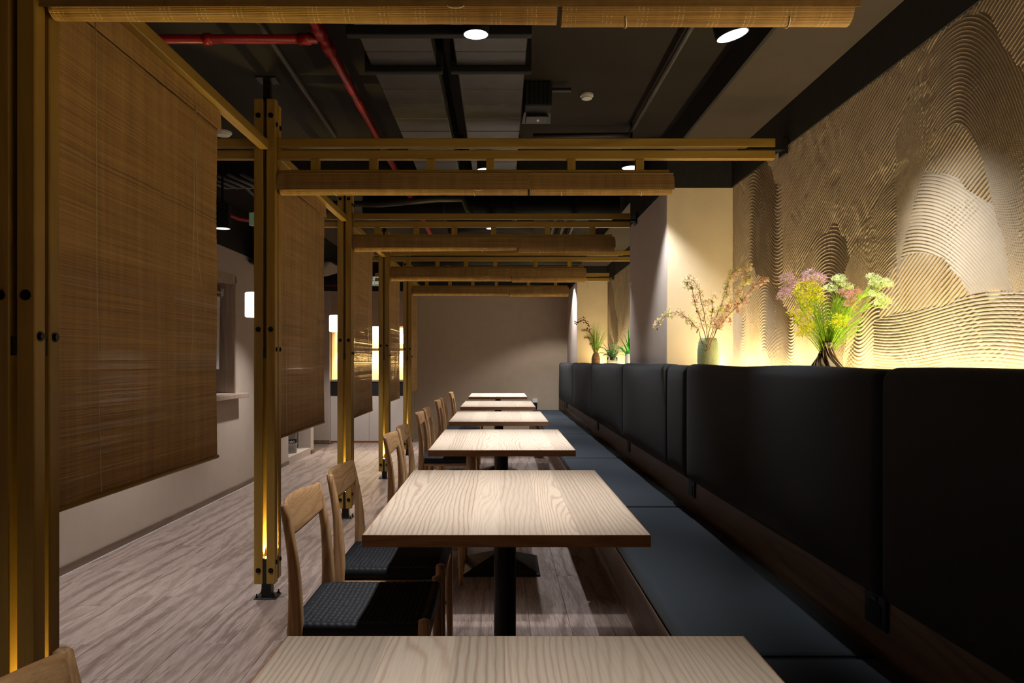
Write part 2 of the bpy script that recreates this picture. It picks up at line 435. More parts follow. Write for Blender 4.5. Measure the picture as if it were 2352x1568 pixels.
# right wall: combed plaster relief, real ridges
def vnoise(u, v, cell, seed):
    g = np.random.default_rng(seed).random((160, 160))
    a = (u/cell) % 150; b = (v/cell) % 150
    i = a.astype(int); j = b.astype(int); fa = a-i; fb = b-j
    fa = fa*fa*(3-2*fa); fb = fb*fb*(3-2*fb)
    return (g[i,j]*(1-fa)*(1-fb)+g[i+1,j]*fa*(1-fb)+g[i,j+1]*(1-fa)*fb+g[i+1,j+1]*fa*fb)
def smooth(a, b, x):
    t = np.clip((x-a)/(b-a), 0, 1); return t*t*(3-2*t)
def comb_height(U, V, bands, pitch, base_dir, seed):
    wob = vnoise(U, V, .35, seed)-.5; wob2 = vnoise(U, V, .11, seed+1)-.5; fine = vnoise(U, V, .02, seed+2)-.5
    ph = (U*base_dir[0]+V*base_dir[1])/pitch+wob*1.6+wob2*.3
    fade = np.ones_like(U)
    for (fn, hw, a, b, pt) in bands:
        f0 = fn(U); f1 = fn(U+.002); s_ = (f1-f0)/.002
        d = (V-f0)/np.sqrt(1+.55*s_*s_)
        h_ = hw*(1+.45*(vnoise(U, V, .17, seed+5)-.5)+.12*(vnoise(U, V, .045, seed+6)-.5))
        inside = (np.abs(d) < h_) & (U > a+.06*wob2) & (U < b+.06*wob2)
        ph = np.where(inside, (V-f0)/np.sqrt(1+.35*s_*s_)/pt+wob*.5, ph)
        edge = np.minimum(h_-np.abs(d), np.minimum(U-a, b-U))
        fade = np.where(inside, 1.0, fade)
    r = np.abs(np.sin(PI*ph))
    gap = vnoise(U, V, .05, seed+7)
    rid = (1-r)**1.4-.26
    h = .0066*rid*(.85+.25*vnoise(U, V, .09, seed+8))*(.85+.2*gap)
    # overlapping earlier comb strokes leave broken cross ridges
    ph2 = (V*.9+U*.35)/pitch+wob*4
    m = smooth(.66, .78, vnoise(U, V, .12, seed+9))
    h += m*.0022*((1-np.abs(np.sin(PI*ph2)))-.36)
    # random smears where the comb lifted
    sm = smooth(.82, .92, vnoise(U, V, .10, seed+12))
    h = h*(1-.45*sm)
    h += .0005*fine+.0016*smooth(.78, .9, vnoise(U, V, .02, seed+14))*m
    return h+.002
def relief(name, y0, y1, z0, z1, dy, dz, bands, pitch, bd, seed):
    nu = int((y1-y0)/dy)+1; nv = int((z1-z0)/dz)+1
    u = np.linspace(y0, y1, nu); v = np.linspace(z0, z1, nv)
    U, V = np.meshgrid(u, v, indexing='ij')
    H = comb_height(U, V, bands, pitch, bd, seed)
    co = np.stack([WX-H, U, V], -1).reshape(-1, 3).astype(np.float32)
    idx = np.arange(nu*nv).reshape(nu, nv)
    q = np.stack([idx[:-1,:-1], idx[:-1,1:], idx[1:,1:], idx[1:,:-1]], -1).reshape(-1, 4).astype(np.int32)
    me = bpy.data.meshes.new(name); me.vertices.add(len(co)); me.vertices.foreach_set('co', co.ravel())
    me.loops.add(q.size); me.loops.foreach_set('vertex_index', q.ravel())
    me.polygons.add(len(q)); me.polygons.foreach_set('loop_start', np.arange(0, q.size, 4, dtype=np.int32))
    me.polygons.foreach_set('use_smooth', np.ones(len(q), dtype=bool)); me.update(calc_edges=True); me.materials.append(M['plaster'])
    return struct(name, me, None, fix=False)
c2 = lambda k: 2*PI*k
bands1 = [
    (lambda u: 1.93+.15*np.cos(2*PI*(u-4.53)/.92), .30, 4.02, 5.0, .019),
    (lambda u: 1.38+.10*np.cos(2*PI*(u-4.30)/.75), .20, 3.95, 5.0, .017),
    (lambda u: 1.33+.15*np.cos(2*PI*(u-3.47)/.86)*smooth(3.0, 3.3, u), .27, 3.0, 4.12, .0160),
    (lambda u: 1.72-np.where(u < 2.8, .95*(u-2.8)**2, 1.5*(u-2.8)**2), .15, 1.3, 3.28, .0122),
    (lambda u: 2.12-np.where(u < 2.5, 4.6*(u-2.5)**2, 2.6*(u-2.5)**2), .16, 1.3, 2.86, .0130),
    (lambda u: 1.27+.02*np.sin(u*6), .115, 1.2, 3.05, .0112),
]
relief('wall_right', 1.00, 4.90, 1.10, 2.30, .0028, .0021, bands1, .0160, (.52, .86), 3)
bands2 = [
    (lambda u: 1.9+.35*np.sin(u*3.1), .22, 6, 11, .019), (lambda u: 1.45+.25*np.sin(u*2.3+1), .2, 6, 11, .019)]
relief('wall_right', 6.2, 10.62, 1.10, 2.30, .007, .0045, bands2, .02, (.7, .72), 40)
wr = struct('wall_right', bx(WX+.001, WX+.16, -1.5, 12.2, 0, 2.64), M['cream'])
struct('trim_4', bx(WX-.012, WX+.001, -1.5, 12.1, 2.296, 2.5), M['black_paint'])
# the two piers between the niches
for k, (a, b) in enumerate(((4.87, 6.25), (10.56, ENDY))):
    struct('wall_pier_%d' % (k+1), bx(CX, WX, a, b, 0, 2.29), M['cream'])
    struct('trim_%d' % (k+5), bx(CX-.002, WX, a-.002, b, 2.29, 2.5), M['black_paint'])
    # side of the pier towards the tables is painted grey
    struct('wall_pier_side_%d' % (k+1), bx(CX-.004, CX, a, b, 1.0, 2.289), M['paint'])
# end wall, back wall
struct('wall_end', bx(-1.34, WX, ENDY, ENDY+.15, 0, 2.235), M['paint_end'])
struct('wall_end_upper', bx(-3.3, WX, ENDY-.001, ENDY+.15, 2.235, 2.64), M['black_paint'])
struct('wall_back', bx(-3.3, WX+.1, -1.6, -1.5, 0, 2.64), M['paint'])
# left wall with service window and keg niche
WT = .16
lw = MB()
WY0, WY1, WZ0, WZ1 = 5.80, 7.15, .91, 1.93
NY0, NY1, NZ0, NZ1 = 8.98, 10.04, .085, 1.05
def seg(y0, y1, z0, z1): lw.box(LX-WT, LX, y0, y1, z0, z1)
seg(-1.5, WY0, 0, 2.22); seg(WY0, WY1, 0, WZ0); seg(WY0, WY1, WZ1, 2.22); seg(WY1, NY0, 0, 2.22)
seg(NY0, NY1, 0, NZ0); seg(NY0, NY1, NZ1, 2.22); seg(NY1, 10.2, 0, 2.22)
struct('wall_left', lw, M['paint'])
struct('wall_left_upper', bx(LX-WT, LX, -1.5, 10.2, 2.22, 2.64), M['black_paint'])
struct('baseboard_left', bx(LX, LX+.012, -1.4, NY0, 0, .055, c=.002), M['board'])
struct('baseboard_left', bx(LX, LX+.012, NY1, 10.2, 0, .055, c=.002), M['board'])
struct('trim_8', bx(LX+.012, LX+.017, -1.4, 8.98, 0, .006), M['white_plastic'])
# passage behind the left wall
struct('wall_far_left', bx(-3.4, -3.3, -1.5, 12.2, 0, 2.64), M['black_paint'])
struct('wall_passage', bx(-3.3, -2.50, 11.36, 12.2, 0, 2.235), M['paint'])
struct('baseboard_passage', bx(-3.3, -2.50, 11.348, 11.36, 0, .05), M['board'])
struct('wall_passage_upper', bx(-3.3, -1.34, 11.36, 12.2, 2.235, 2.64), M['black_paint'])
# keg niche box
nb = MB(); nb.box(LX-.62, LX-.6, NY0, NY1, NZ0, NZ1); nb.box(LX-.6, LX-WT, NY0-.02, NY0, NZ0, NZ1); nb.box(LX-.6, LX-WT, NY1, NY1+.02, NZ0, NZ1)
nb.box(LX-.6, LX-WT, NY0, NY1, NZ0-.03, NZ0); nb.box(LX-.6, LX-WT, NY0, NY1, NZ1, NZ1+.03)
struct('wall_niche', nb, M['niche'])
# service window
wn = struct('window_1', MB().box(LX-.30, LX+.012, WY1-.018, WY1, WZ0, WZ1).box(LX-.30, LX+.012, WY0, WY0+.018, WZ0, WZ1)
       .box(LX-.30, LX+.012, WY0+.018, WY1-.018, WZ1-.018, WZ1), M['sill'])
cs = MB().box(LX, LX+.014, WY1-.002, WY1+.022, WZ0, WZ1+.05).box(LX, LX+.014, WY0-.022, WY0+.002, WZ0, WZ1+.05).box(LX, LX+.014, WY0-.022, WY1+.022, WZ1, WZ1+.05)
obj('casing', cs, M['sill'], wn)
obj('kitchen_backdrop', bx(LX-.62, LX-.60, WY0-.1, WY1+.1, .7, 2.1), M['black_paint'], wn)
sh = obj('window_shelf', bx(LX-.16, LX+.10, 5.65, 7.27, .868, .908, c=.004), M['sill'])
sh['kind'] = 'structure'; sh.name = 'trim_9'

# ================================================================ ceiling services
def flanged_duct(x0, x1, z0, z1, y0, y1, label):
    t = thing('air_duct', label, 'duct', ((x0+x1)/2, y0, z0), group=None)
    h = (x1-x0)/2; L = .205; y = 0; n = 0
    while y < y1-y0:
        e = min(y+L, y1-y0)
        obj('duct_panel', bx(-h, h, y+.002, e-.002, 0, z1-z0, c=.004), M['duct'], t); y += L
    for yy in (3.10-y0, 4.85-y0, 1.3-y0):
        obj('flange', MB().box(-h-.025, h+.025, yy, yy+.03, -.028, 0, c=.004).box(-h-.025, -h, yy, yy+.03, 0, z1-z0).box(h, h+.025, yy, yy+.03, 0, z1-z0), M['duct_black'], t)
    return t
flanged_duct(-.517, -.256, 2.385, 2.62, .3, 5.4, 'black insulated air duct on the ceiling, the left and wider of the pair')
flanged_duct(-.175, .10, 2.385, 2.62, .3, 5.4, 'black insulated air duct on the ceiling, right one of the pair, beside the black box')
t = thing('duct_hanger', 'black steel channel crossing under the pair of air ducts', 'bracket', (-.2, 2.68, 2.33))
obj('channel', MB().box(-.335, .31, 0, .035, 0, .035, c=.003), M['duct_black'], t)
obj('rod', MB().tube([(-.325, .017, .035), (-.325, .017, .31)], .005, 6), M['steel'], t)
obj('rod', MB().tube([(.30, .017, .035), (.30, .017, .31)], .005, 6), M['steel'], t)
def pipe(name, pts, r, mat, label, cat='pipe', group=None, fit=None):
    t = thing(name, label, cat, pts[0], group=group)
    P = [Vector(p)-Vector(pts[0]) for p in pts]
    obj('run', MB().tube(P, r, 12), M[mat], t, smooth=True)
    for k in (fit or []):
        a = Vector(k[0])-Vector(pts[0]); b = Vector(k[1])-Vector(pts[0])
        obj('coupling', MB().tube([a, b], r*1.3, 12), M[mat], t, smooth=True)
    return t
pipe('sprinkler_pipe', [(-.745, .5, 2.56), (-.745, 3.3, 2.56), (-.74, 11.6, 2.56)], .021, 'red', 'long red sprinkler pipe running from the camera to the end of the room',
     fit=[((-.745, 3.14, 2.56), (-.745, 3.24, 2.56)), ((-.745, 3.31, 2.56), (-.745, 3.4, 2.56)), ((-.744, 5.1, 2.56), (-.744, 5.17, 2.56)), ((-.742, 7.6, 2.56), (-.742, 7.7, 2.56))])
pipe('sprinkler_branch', [(-2.3, 3.27, 2.56), (-.772, 3.27, 2.56)], .019, 'red', 'red sprinkler branch crossing to the left above the first hanging blind',
     fit=[((-.85, 3.27, 2.56), (-.80, 3.27, 2.56)), ((-1.25, 3.27, 2.56), (-1.22, 3.27, 2.56))])
pipe('sprinkler_drop', [(-2.36, 6.3, 2.62), (-2.36, 6.3, 2.50), (-2.34, 6.32, 2.46), (-2.2, 6.5, 2.40), (-1.95, 6.6, 2.37)], .019, 'red', 'short bent red pipe above the service window, left of the second post')
pipe('sprinkler_tail', [(-2.6, 11.0, 2.28), (-1.5, 11.0, 2.28)], .012, 'red', 'thin red pipe low above the back counter')
pipe('conduit', [(.80, .4, 2.60), (.80, 4.6, 2.60), (.795, 4.68, 2.60), (.78, 4.72, 2.58), (.2, 4.74, 2.58)], .014, 'pipe_black', 'dark conduit along the right ceiling that bends left near the second frame')
for i, (x, yy) in enumerate(((-1.02, 4.9), (-1.55, 4.0))):
    pipe('conduit', [(x, .6, 2.615), (x+.02, yy*.55, 2.615), (x-.02, yy, 2.615)], .013, 'pipe_black',
         ('thin dark conduit on the ceiling just left of the red pipe', 'thin dark conduit on the ceiling above the hanging blinds')[i])
for i in range(5):
    pipe('conduit_bend', [(-1.62-.075*i, 7.3, 2.50), (-1.62-.075*i, 6.0, 2.50), (-1.62-.075*i, 5.82, 2.52), (-1.68-.075*i, 5.6, 2.46), (-1.74-.09*i, 5.2, 2.46)], .016, 'pipe_black',
         'bent grey conduit above the aisle, '+['rightmost','second from the right','middle one','second from the left','leftmost'][i]+' in the bundle', group='bundle of bent grey conduits above the aisle')
pipe('round_duct', [(-1.15, 6.55, 2.50), (1.0, 6.55, 2.50)], .10, 'duct_black', 'thick round black duct crossing the ceiling behind the second frame',
     fit=[((-.5, 6.55, 2.50), (-.46, 6.55, 2.50)), ((.1, 6.55, 2.50), (.14, 6.55, 2.50)), ((.62, 6.55, 2.50), (.66, 6.55, 2.50))])
pipe('cross_pipe', [(-1.9, 6.25, 2.47), (-.95, 6.25, 2.47), (-.5, 6.2, 2.50), (-.30, 6.2, 2.50), (-.26, 6.2, 2.42), (-.22, 6.2, 2.36)], .026, 'pipe_black', 'dark pipe with an elbow hanging over the aisle edge behind the second frame')
pipe('cross_pipe', [(-2.1, 7.0, 2.43), (.9, 7.0, 2.43)], .02, 'pipe_black', 'thin straight dark pipe crossing behind the thick round duct')
for i, x in enumerate((.52, .62, .72)):
    pipe('ceiling_tube', [(x, 7.2, 2.58), (x+.06, 9.8, 2.58)], .018, 'pipe_black', 'grey tube on the far ceiling, '+['left','middle','right'][i]+' one of three', group='three grey tubes on the far ceiling')
pipe('flexible_duct', [(-.5, 7.5, 2.52), (-.1, 7.45, 2.54), (.3, 7.6, 2.53)], .085, 'duct_black', 'ribbed flexible black duct behind the third frame')
pipe('far_duct', [(-1.1, 9.6, 2.48), (1.0, 9.6, 2.48)], .09, 'duct_black', 'round black duct crossing near the end wall')
# black box with lens (seen right of the ducts)
t = thing('ceiling_speaker', 'black boxed speaker under the ceiling right of the air ducts', 'speaker', (.195, 3.97, 2.51))
obj('housing', bx(-.07, .07, 0, .11, 0, .13, c=.006), M['duct_black'], t)
obj('horn', MB().loft([[(-.07, .11, 0), (.07, .11, 0), (.07, .11, .13), (-.07, .11, .13)], [(-.078, .24, -.02), (.078, .24, -.02), (.078, .24, .12), (-.078, .24, .12)]]), M['duct'], t)
obj('grille', bx(-.06, .06, .115, .225, -.022, -.012, c=.003), M['duct'], t)
for i in range(6): obj('fin', bx(-.064+.023*i, -.054+.023*i, -.006, 0, .01, .12), M['steel'], t)
obj('badge', bx(.0, .012, .15, .185, -.0245, -.022), M['white_plastic'], t)
obj('bracket', bx(.07, .17, .02, .05, .085, .10), M['steel'], t)
def detector(x, y, z, r, label):
    t = thing('smoke_detector', label, 'detector', (x, y, z))
    obj('base', MB().lathe([(r, 0), (r, .012)], n=24, cap1=True), M['white_plastic'], t, smooth=False)
    obj('cap', MB().lathe([(r*.55, -.016), (r*.8, -.012), (r*.85, 0)], n=24), M['white_plastic'], t)
detector(.467, 4.18, 2.628, .035, 'small round detector on the ceiling right of the black speaker box')
detector(-1.74, 4.86, 2.628, .055, 'larger round detector above the aisle beside the first hanging blind')
# ceiling cassette over the aisle
t = thing('air_conditioner', 'dark cassette air conditioner hanging above the aisle near the wall', 'air conditioner', (-2.05, 7.9, 2.12))
obj('panel', MB().loft([rrect(0,0,.50,.50,-.03,4,.2), rrect(0,0,.62,.62,0,4,.15), rrect(0,0,.80,.80,.045,4,.08), rrect(0,0,.80,.80,.06,4,.08)]), M['duct_black'], t)
obj('body', bx(-.33, .33, -.33, .33, .06, .30, c=.01), M['duct_black'], t)
obj('hanger_rod', MB().tube([(-.3, -.36, .1), (-.3, -.36, .5)], .006, 6), M['steel'], t)
obj('hanger_rod', MB().tube([(.3, -.36, .1), (.3, -.36, .5)], .006, 6), M['steel'], t)

def text_mesh(s, size, ext=.0008):
    c = bpy.data.curves.new('lettering', 'FONT'); c.body = s; c.size = size; c.extrude = ext; c.align_x = 'CENTER'; c.align_y = 'CENTER'; c.resolution_u = 3
    o = bpy.data.objects.new('lettering_tmp', c); COL.objects.link(o)
    dg = bpy.context.evaluated_depsgraph_get(); me = bpy.data.meshes.new_from_object(o.evaluated_get(dg))
    bpy.data.objects.remove(o); return me
def exit_sign(loc, rotz, sc, label):
    t = thing('exit_sign', label, 'sign', loc, rotz)
    wd, ht = .36*sc, .17*sc
    obj('case', bx(-wd/2, wd/2, -.02, .02, -ht/2, ht/2, c=.004), M['white_plastic'], t)
    obj('face', bx(-wd/2+.012*sc, wd/2-.012*sc, -.023, -.0201, -ht/2+.012*sc, ht/2-.012*sc), M['sign_green'], t)
    for s, z, q in (('出口', .035*sc, .07*sc), ('EXIT', -.04*sc, .075*sc)):
        me = text_mesh(s, q); o = obj('lettering', me, M['sign_text'], t, (0, -.0242, z)); o.rotation_euler = (R(90), 0, 0)
    obj('stem', MB().tube([(-wd*.3, 0, ht/2), (-wd*.3, 0, ht/2+.2)], .006, 6), M['steel'], t)
exit_sign((-1.87, 6.05, 2.32), R(-30), .62, 'green exit sign hanging over the aisle beside the second post')
exit_sign((-1.62, 10.2, 2.26), 0, .75, 'green exit sign far back above the counter, facing the camera')
# ================================================================ lamps
def can_lamp(x, y, z, label, tilt=0, lens='lens', top=2.64, r=.052, h=.13, group=None):
    t = thing('ceiling_spotlight', label, 'spotlight', (x, y, z), group=group)
    t.rotation_euler = (0, tilt, 0)
    obj('housing', MB().lathe([(r*.93, 0), (r, 0), (r, h), (r*.2, h+.004)], n=32, cap0=False, cap1=True), M['duct_black'], t, smooth=False)
    obj('reflector', MB().lathe([(r*.5, .03), (r*.93, .0005)], n=32, cap0=False), M['lens_ref'] if lens == 'lens' else M['lens_aisle'], t, smooth=True)
    obj('lens', MB().lathe([(r*.5, .03), (r*.2, .034)], n=24, cap0=False, cap1=True), M[lens], t)
    obj('stem', MB().tube([(0, 0, h), (-math.sin(tilt)*.1, 0, top-z)], .008, 8), M['steel'], t)
    return t
M['lens_ref'] = emit('lamp_reflector', (0.75,.85,1,1), 1.3)
tn = ['nearest camera', 'over the second table', 'over the third table', 'over the fourth table', 'over the fifth table', 'over the last table']
for k, (x, y) in enumerate(TABLE_LAMPS):
    if k in (0,): continue
    can_lamp(x, y, TABLE_Z, 'black can spotlight hanging '+tn[k], r=.044)
for k, (x, y) in enumerate(WALL_LAMPS):
    if k in (0,): continue
    can_lamp(x, y, LAMP_Z, r=.060, h=.15, label=('', 'black spotlight tilted towards the combed wall, above the glass vase', 'black spotlight before the first pier', 'black spotlight beyond the first pier',
             'black spotlight before the far pier', 'black spotlight beside the end wall')[k], tilt=R(-14) if k == 1 else 0)
for k, (x, y) in enumerate(AISLE_LAMPS):
    if k in (0, 1): continue
    can_lamp(x, y, AISLE_Z, 'black can lamp hanging low over the aisle '+('', '', 'seen right beside the first hanging blind', 'behind the second blind', 'behind the third blind', 'before the back counter')[k], lens='lens_aisle', h=.16)

# ================================================================ timber frames
FY = [1.888, 3.905, 5.905, 7.905, 9.905]
FX = -1.188
pw, gp = .045, .018
tw = pw*2+gp   # .108
POST_Z0, POST_Z1 = .078, 2.526
posts = MB
def post_mesh(ix, iy):
    x0 = -tw/2+ix*(pw+gp); y0 = iy*(pw+gp); h = 0 if iy == 0 else -.0
    return MB().box(x0, x0+pw, y0, y0+pw, POST_Z0+(0 if iy == 0 else .012), POST_Z1-(0 if iy == 0 else .012), c=.003)
pmesh = {}
for ix in (0,1):
    for iy in (0,1):
        me = post_mesh(ix, iy).mesh('post'); recalc(me); me.materials.append(M['pine_z']); pmesh[ix,iy] = me
def hexb(cx, cy, cz, axis, r=.0115):
    m = MB(); pts = []
    for (rr, d0, d1, n) in ((r*1.15, 0, .002, 16), (r*.85, .002, .007, 6)):
        ring0 = []; ring1 = []
        for k in range(n):
            a = 2*PI*k/n; u = rr*math.cos(a); v = rr*math.sin(a)
            if axis == 'y': ring0.append((cx+u, cy-d0, cz+v)); ring1.append((cx+u, cy-d1, cz+v))
            else: ring0.append((cx+d0, cy+u, cz+v)); ring1.append((cx+d1, cy+u, cz+v))
        m.loft([ring0, ring1])
    return m
bolt_list = []
for z in (2.44, 1.362, .147):
    for ix in (0,1): bolt_list.append(hexb(-tw/2+ix*(pw+gp)+pw/2, 0, z, 'y'))
for z in (2.40, 1.262, .185):
    for iy in (0,1): bolt_list.append(hexb(tw/2, iy*(pw+gp)+pw/2, z, 'x'))
bolt_me = []
for b in bolt_list:
    me = b.mesh('bolt'); recalc(me); me.materials.append(M['bolt']); bolt_me.append(me)
STUBX = [-.943, -.646, -.353, -.051, .362, .710]
GY0, GY1 = pw, pw+gp
def frame(k, y):
    side = ['nearest, cut by the left picture edge', 'second from the camera, beside the second table', 'third from the camera',
            'fourth from the camera', 'farthest, before the end wall'][k]
    t = thing('timber_frame', 'golden timber post bundle with cross beams, '+side, 'frame', (FX, y, 0), group='row of timber frames beside the tables')
    for q in pmesh.values(): obj('post', q, None, t)
    for b in bolt_me: obj('bolt', b, None, t)
    xr = {2: 1.0-FX}.get(k, 1.40-FX); xl = -.42
    for (z0, z1) in ((2.290, 2.336), (2.230, 2.275)):
        m = MB(); yc = (GY0+GY1)/2
        m.box(tw/2+.001, xr, yc-.019, yc+.019, z0, z1, c=.003)
        m.box(xl, -tw/2-.001, yc-.019, yc+.019, z0, z1, c=.003)
        m.box(-tw/2-.002, tw/2+.002, GY0+.001, GY1-.001, z0+.004, z1-.004)
        obj('cross_beam', m, M['pine_x'], t)
    for sx in STUBX:
        obj('stub', bx(sx-FX-.021, sx-FX+.021, GY0-.012, GY1+.012, 2.175, 2.230, c=.002), M['pine_z'], t)
    obj('batten', bx(tw/2+.01, .86-FX, GY0-.010, GY1+.010, 2.155, 2.175, c=.002), M['pine_x'], t)
    obj('tie_bar', bx(xr-.14, WX-.014-FX if k != 2 else CX-.004-FX, GY0-.01, GY1+.01, 2.276, 2.289, c=.001), M['steel'], t)
    obj('wall_bracket', bx((WX-.026 if k != 2 else CX-.016)-FX, (WX-.013 if k != 2 else CX-.005)-FX, GY0-.04, GY1+.04, 2.25, 2.33, c=.002), M['steel'], t)
    # rail towards the next frame
    nxt = (FY[k+1] if k < 4 else ENDY)-y
    obj('rail', bx(-.0225, .0225, tw+.001, nxt-.001, 2.267, 2.314, c=.003), M['pine_y'], t)
    yc = tw/2
    obj('foot', MB().box(-.024, .024, yc-.024, yc+.024, .006, POST_Z0+.0).box(-.008, .008, .004, tw-.004, POST_Z0, .205).box(-tw/2+.004, tw/2-.004, yc-.008, yc+.008, POST_Z0, .205), M['steel'], t)
    obj('base_plate', bx(-.055, .055, yc-.055, yc+.055, 0, .006, c=.001), M['steel'], t)
    for sx in (-1, 1):
        for sy in (-1, 1): obj('anchor_bolt', MB().lathe([(.007, .006), (.007, .014), (.0035, .014), (.0035, .026)], sx*.043, yc+sy*.043, 8, cap1=True), M['bolt'], t)
    obj('head_post', MB().box(-.018, .018, yc-.018, yc+.018, POST_Z1-.08, 2.632).box(-.05, .05, yc-.05, yc+.05, 2.632, 2.6395), M['steel'], t)
    obj('core_strip', MB().box(-.0089, .0089, yc-.0089, yc+.0089, .21, 2.22), M['pine_z'], t)
    obj('spacer', MB().box(-.0085, .0085, .006, tw-.006, 1.215, 1.262).box(-tw/2+.006, tw/2-.006, yc-.0085, yc+.0085, 1.215, 1.262), M['steel'], t)
    for (lx, ly) in ((0, .022), (tw/2-.022, yc)):
        obj('led', MB().lathe([(.005, .205), (.005, .212)], lx, ly, 10, cap1=True), M['led'], t)
        spot('post_uplight', (FX+lx, y+ly, .214), (FX+lx, y+ly, 2), 60, 66, .6, AMBER, .003)
    return t
for k, y in enumerate(FY): frame(k, y)

# paper lanterns behind each post bundle
lan = None
nm = ['beside the nearest post at the left picture edge', 'glowing beside the second post', 'glowing beside the third post', 'glowing beside the fourth post', 'glowing beside the farthest post']
for k, y in enumerate(FY):
    yy = y+tw+.052
    if lan is None:
        lan = thing('wall_lantern', 'white cylindrical lantern '+nm[k], 'lamp', (FX-.099, yy, 1.433), group='white lanterns on the posts')
        obj('shade', MB().lathe([(.044, 0), (.05, .004), (.05, .124), (.044, .128)], n=28, cap1=True), M['lantern'], lan, smooth=False)
        obj('mount', bx(.045, .068, -.052, -.02, .03, .10, c=.002), M['steel'], lan)
    else: dup(lan, (FX-.099, yy, 1.433), label='white cylindrical lantern '+nm[k])

# ================================================================ hanging bamboo blinds
def hanging_blind(k, y0, y1, zb, label, cords):
    X = -1.208; ZT = 2.262
    t = thing('bamboo_blind', label, 'blind', (X, y0, zb), group='lowered bamboo blinds along the aisle')
    L = y1-y0; H = ZT-zb; pitch = .0040; n = int(H/pitch); m = MB(); ns = 10
    rr = random.Random(50+k)
    tab = [[rr.uniform(-1, 1) for _ in range(ns+1)] for _ in range(int(n/22)+3)]
    for i in range(n):
        z = i*pitch; q = z/(22*pitch); a = int(q); fa = q-a; lo = max(0, 1-z/.9)
        hh = .00188*rr.uniform(.92, 1.08); xo = rr.uniform(-.0004, .0004)
        e0 = rr.uniform(-.002, .002); e1 = rr.uniform(-.002, .002)
        if rr.random() < .012: hh *= .45
        vs = []; fs = []
        for j in range(ns+1):
            yy = e0+(L+e1-e0)*j/ns
            dz = (tab[a][j]*(1-fa)+tab[a+1][j]*fa)*.0016*(.25+lo)
            xx = xo+math.sin(j*1.9+k)*.003+math.sin(z*9+j*.8)*.002
            vs += [(xx-.0007, yy, z-hh+dz), (xx+.0007, yy, z-hh+dz), (xx+.0007, yy, z+hh+dz), (xx-.0007, yy, z+hh+dz)]
            if j:
                b = (j-1)*4
                for s_ in range(4): fs.append((b+s_, b+(s_+1) % 4, b+4+(s_+1) % 4, b+4+s_))
        m.add(vs, fs)
    o = obj('bamboo_reeds', m, M['reed_y'], t, fix=False); o['kind'] = 'stuff'
    v = MB(); Zv = ZT-zb
    for i in range(20):
        z = Zv-.003-i*.0040; off = .012+.004*(i/20)+rr.uniform(-.0004, .0004)
        v.box(off, off+.0016, -.006, L+.012, z-.0018, z+.0018)
    o = obj('valance', v, M['reed_y'], t, fix=False); o['kind'] = 'stuff'
    obj('bottom_rail', MB().tube([(0, -.008, -.004), (0, L+.010, -.004)], .0085, 10), M['pine_y'], t, smooth=True)
    obj('head_rail', bx(-.008, .010, -.004, L+.004, Zv-.004, Zv+.004), M['pine_y'], t)
    for c in cords:
        obj('cord', MB().tube([(.018+0*p[0], p[0]-y0, p[1]-zb) for p in c], .0013, 5), M['cord'], t, smooth=True)
def loop_cord(yc, zt, zb, sw):
    a = [(yc, zt)]; 
    n = 14
    for i in range(1, n+1):
        f = i/n; a.append((yc+.004+sw*math.sin(PI*min(1, f*1.15))**2*(1 if f < .87 else 0), zt+(zb-zt)*f))
    a.append((yc-.004, zb-.03)); a.append((yc-.006, zb+.02)); a.append((yc-.004, zt))
    return a
BL = [(2.05, 3.30, .800), (4.06, 5.30, .790), (6.06, 7.30, .745), (8.06, 9.30, .77), (10.06, 11.30, .79)]
bn = ['the big near one at the left of the picture', 'second in the row, behind the full second post', 'third in the row', 'fourth in the row', 'last in the row, before the end wall']
for k, (a, b, zb) in enumerate(BL):
    cords = [[(a+.23, 2.23), (a+.235, 1.5), (a+.25, zb+.25), (a+.262, zb+.01)], [(a+.985, 2.2), (a+.985, 1.8), (a+1.0, 1.6), (a+1.05, 1.48), (a+1.085, 1.43), (a+1.06, 1.37), (a+.99, 1.31), (a+.945, 1.28), (a+.932, 1.24), (a+.928, 1.20), (a+.936, 1.19), (a+.94, 1.22), (a+.945, 1.5), (a+.98, 2.2)]]
    hanging_blind(k, a, b, zb, 'brown bamboo blind hanging lowered, '+bn[k], cords)

# ================================================================ rolled-up blinds
def roll_mesh(L, r, seed):
    rr = random.Random(seed); m = MB(); nr = int(2*PI*r/.0042); rings = []
    ns = 6; prof = []
    for i in range(nr):
        a0 = 2*PI*i/nr
        for (da, q) in ((0, -.0009), (.22, .0003), (.78, .0003)):
            prof.append((a0+da*2*PI/nr, r+q+rr.uniform(-.0002, .0002)))
    for j in range(ns+1):
        x = L*j/ns; k = 1+.012*math.sin(j*2.1+seed)
        rings.append([(x, math.sin(a)*q*k*1.0, math.cos(a)*q*k*.97) for a, q in prof])
    m.loft(rings, cap=False)
    # spiral ends: stepped inner shells
    for x, d in ((0, 1), (L, -1)):
        q0 = r
        for s_ in range(6):
            q1 = q0-.006
            A = [(x+d*.0015*(s_ % 2), math.sin(2*PI*i/40)*q0, math.cos(2*PI*i/40)*q0*.97) for i in range(40)]
            B = [(x+d*.0015*((s_+1) % 2), math.sin(2*PI*i/40)*q1, math.cos(2*PI*i/40)*q1*.97) for i in range(40)]
            m.loft([A, B], cap=False); q0 = q1
    return m
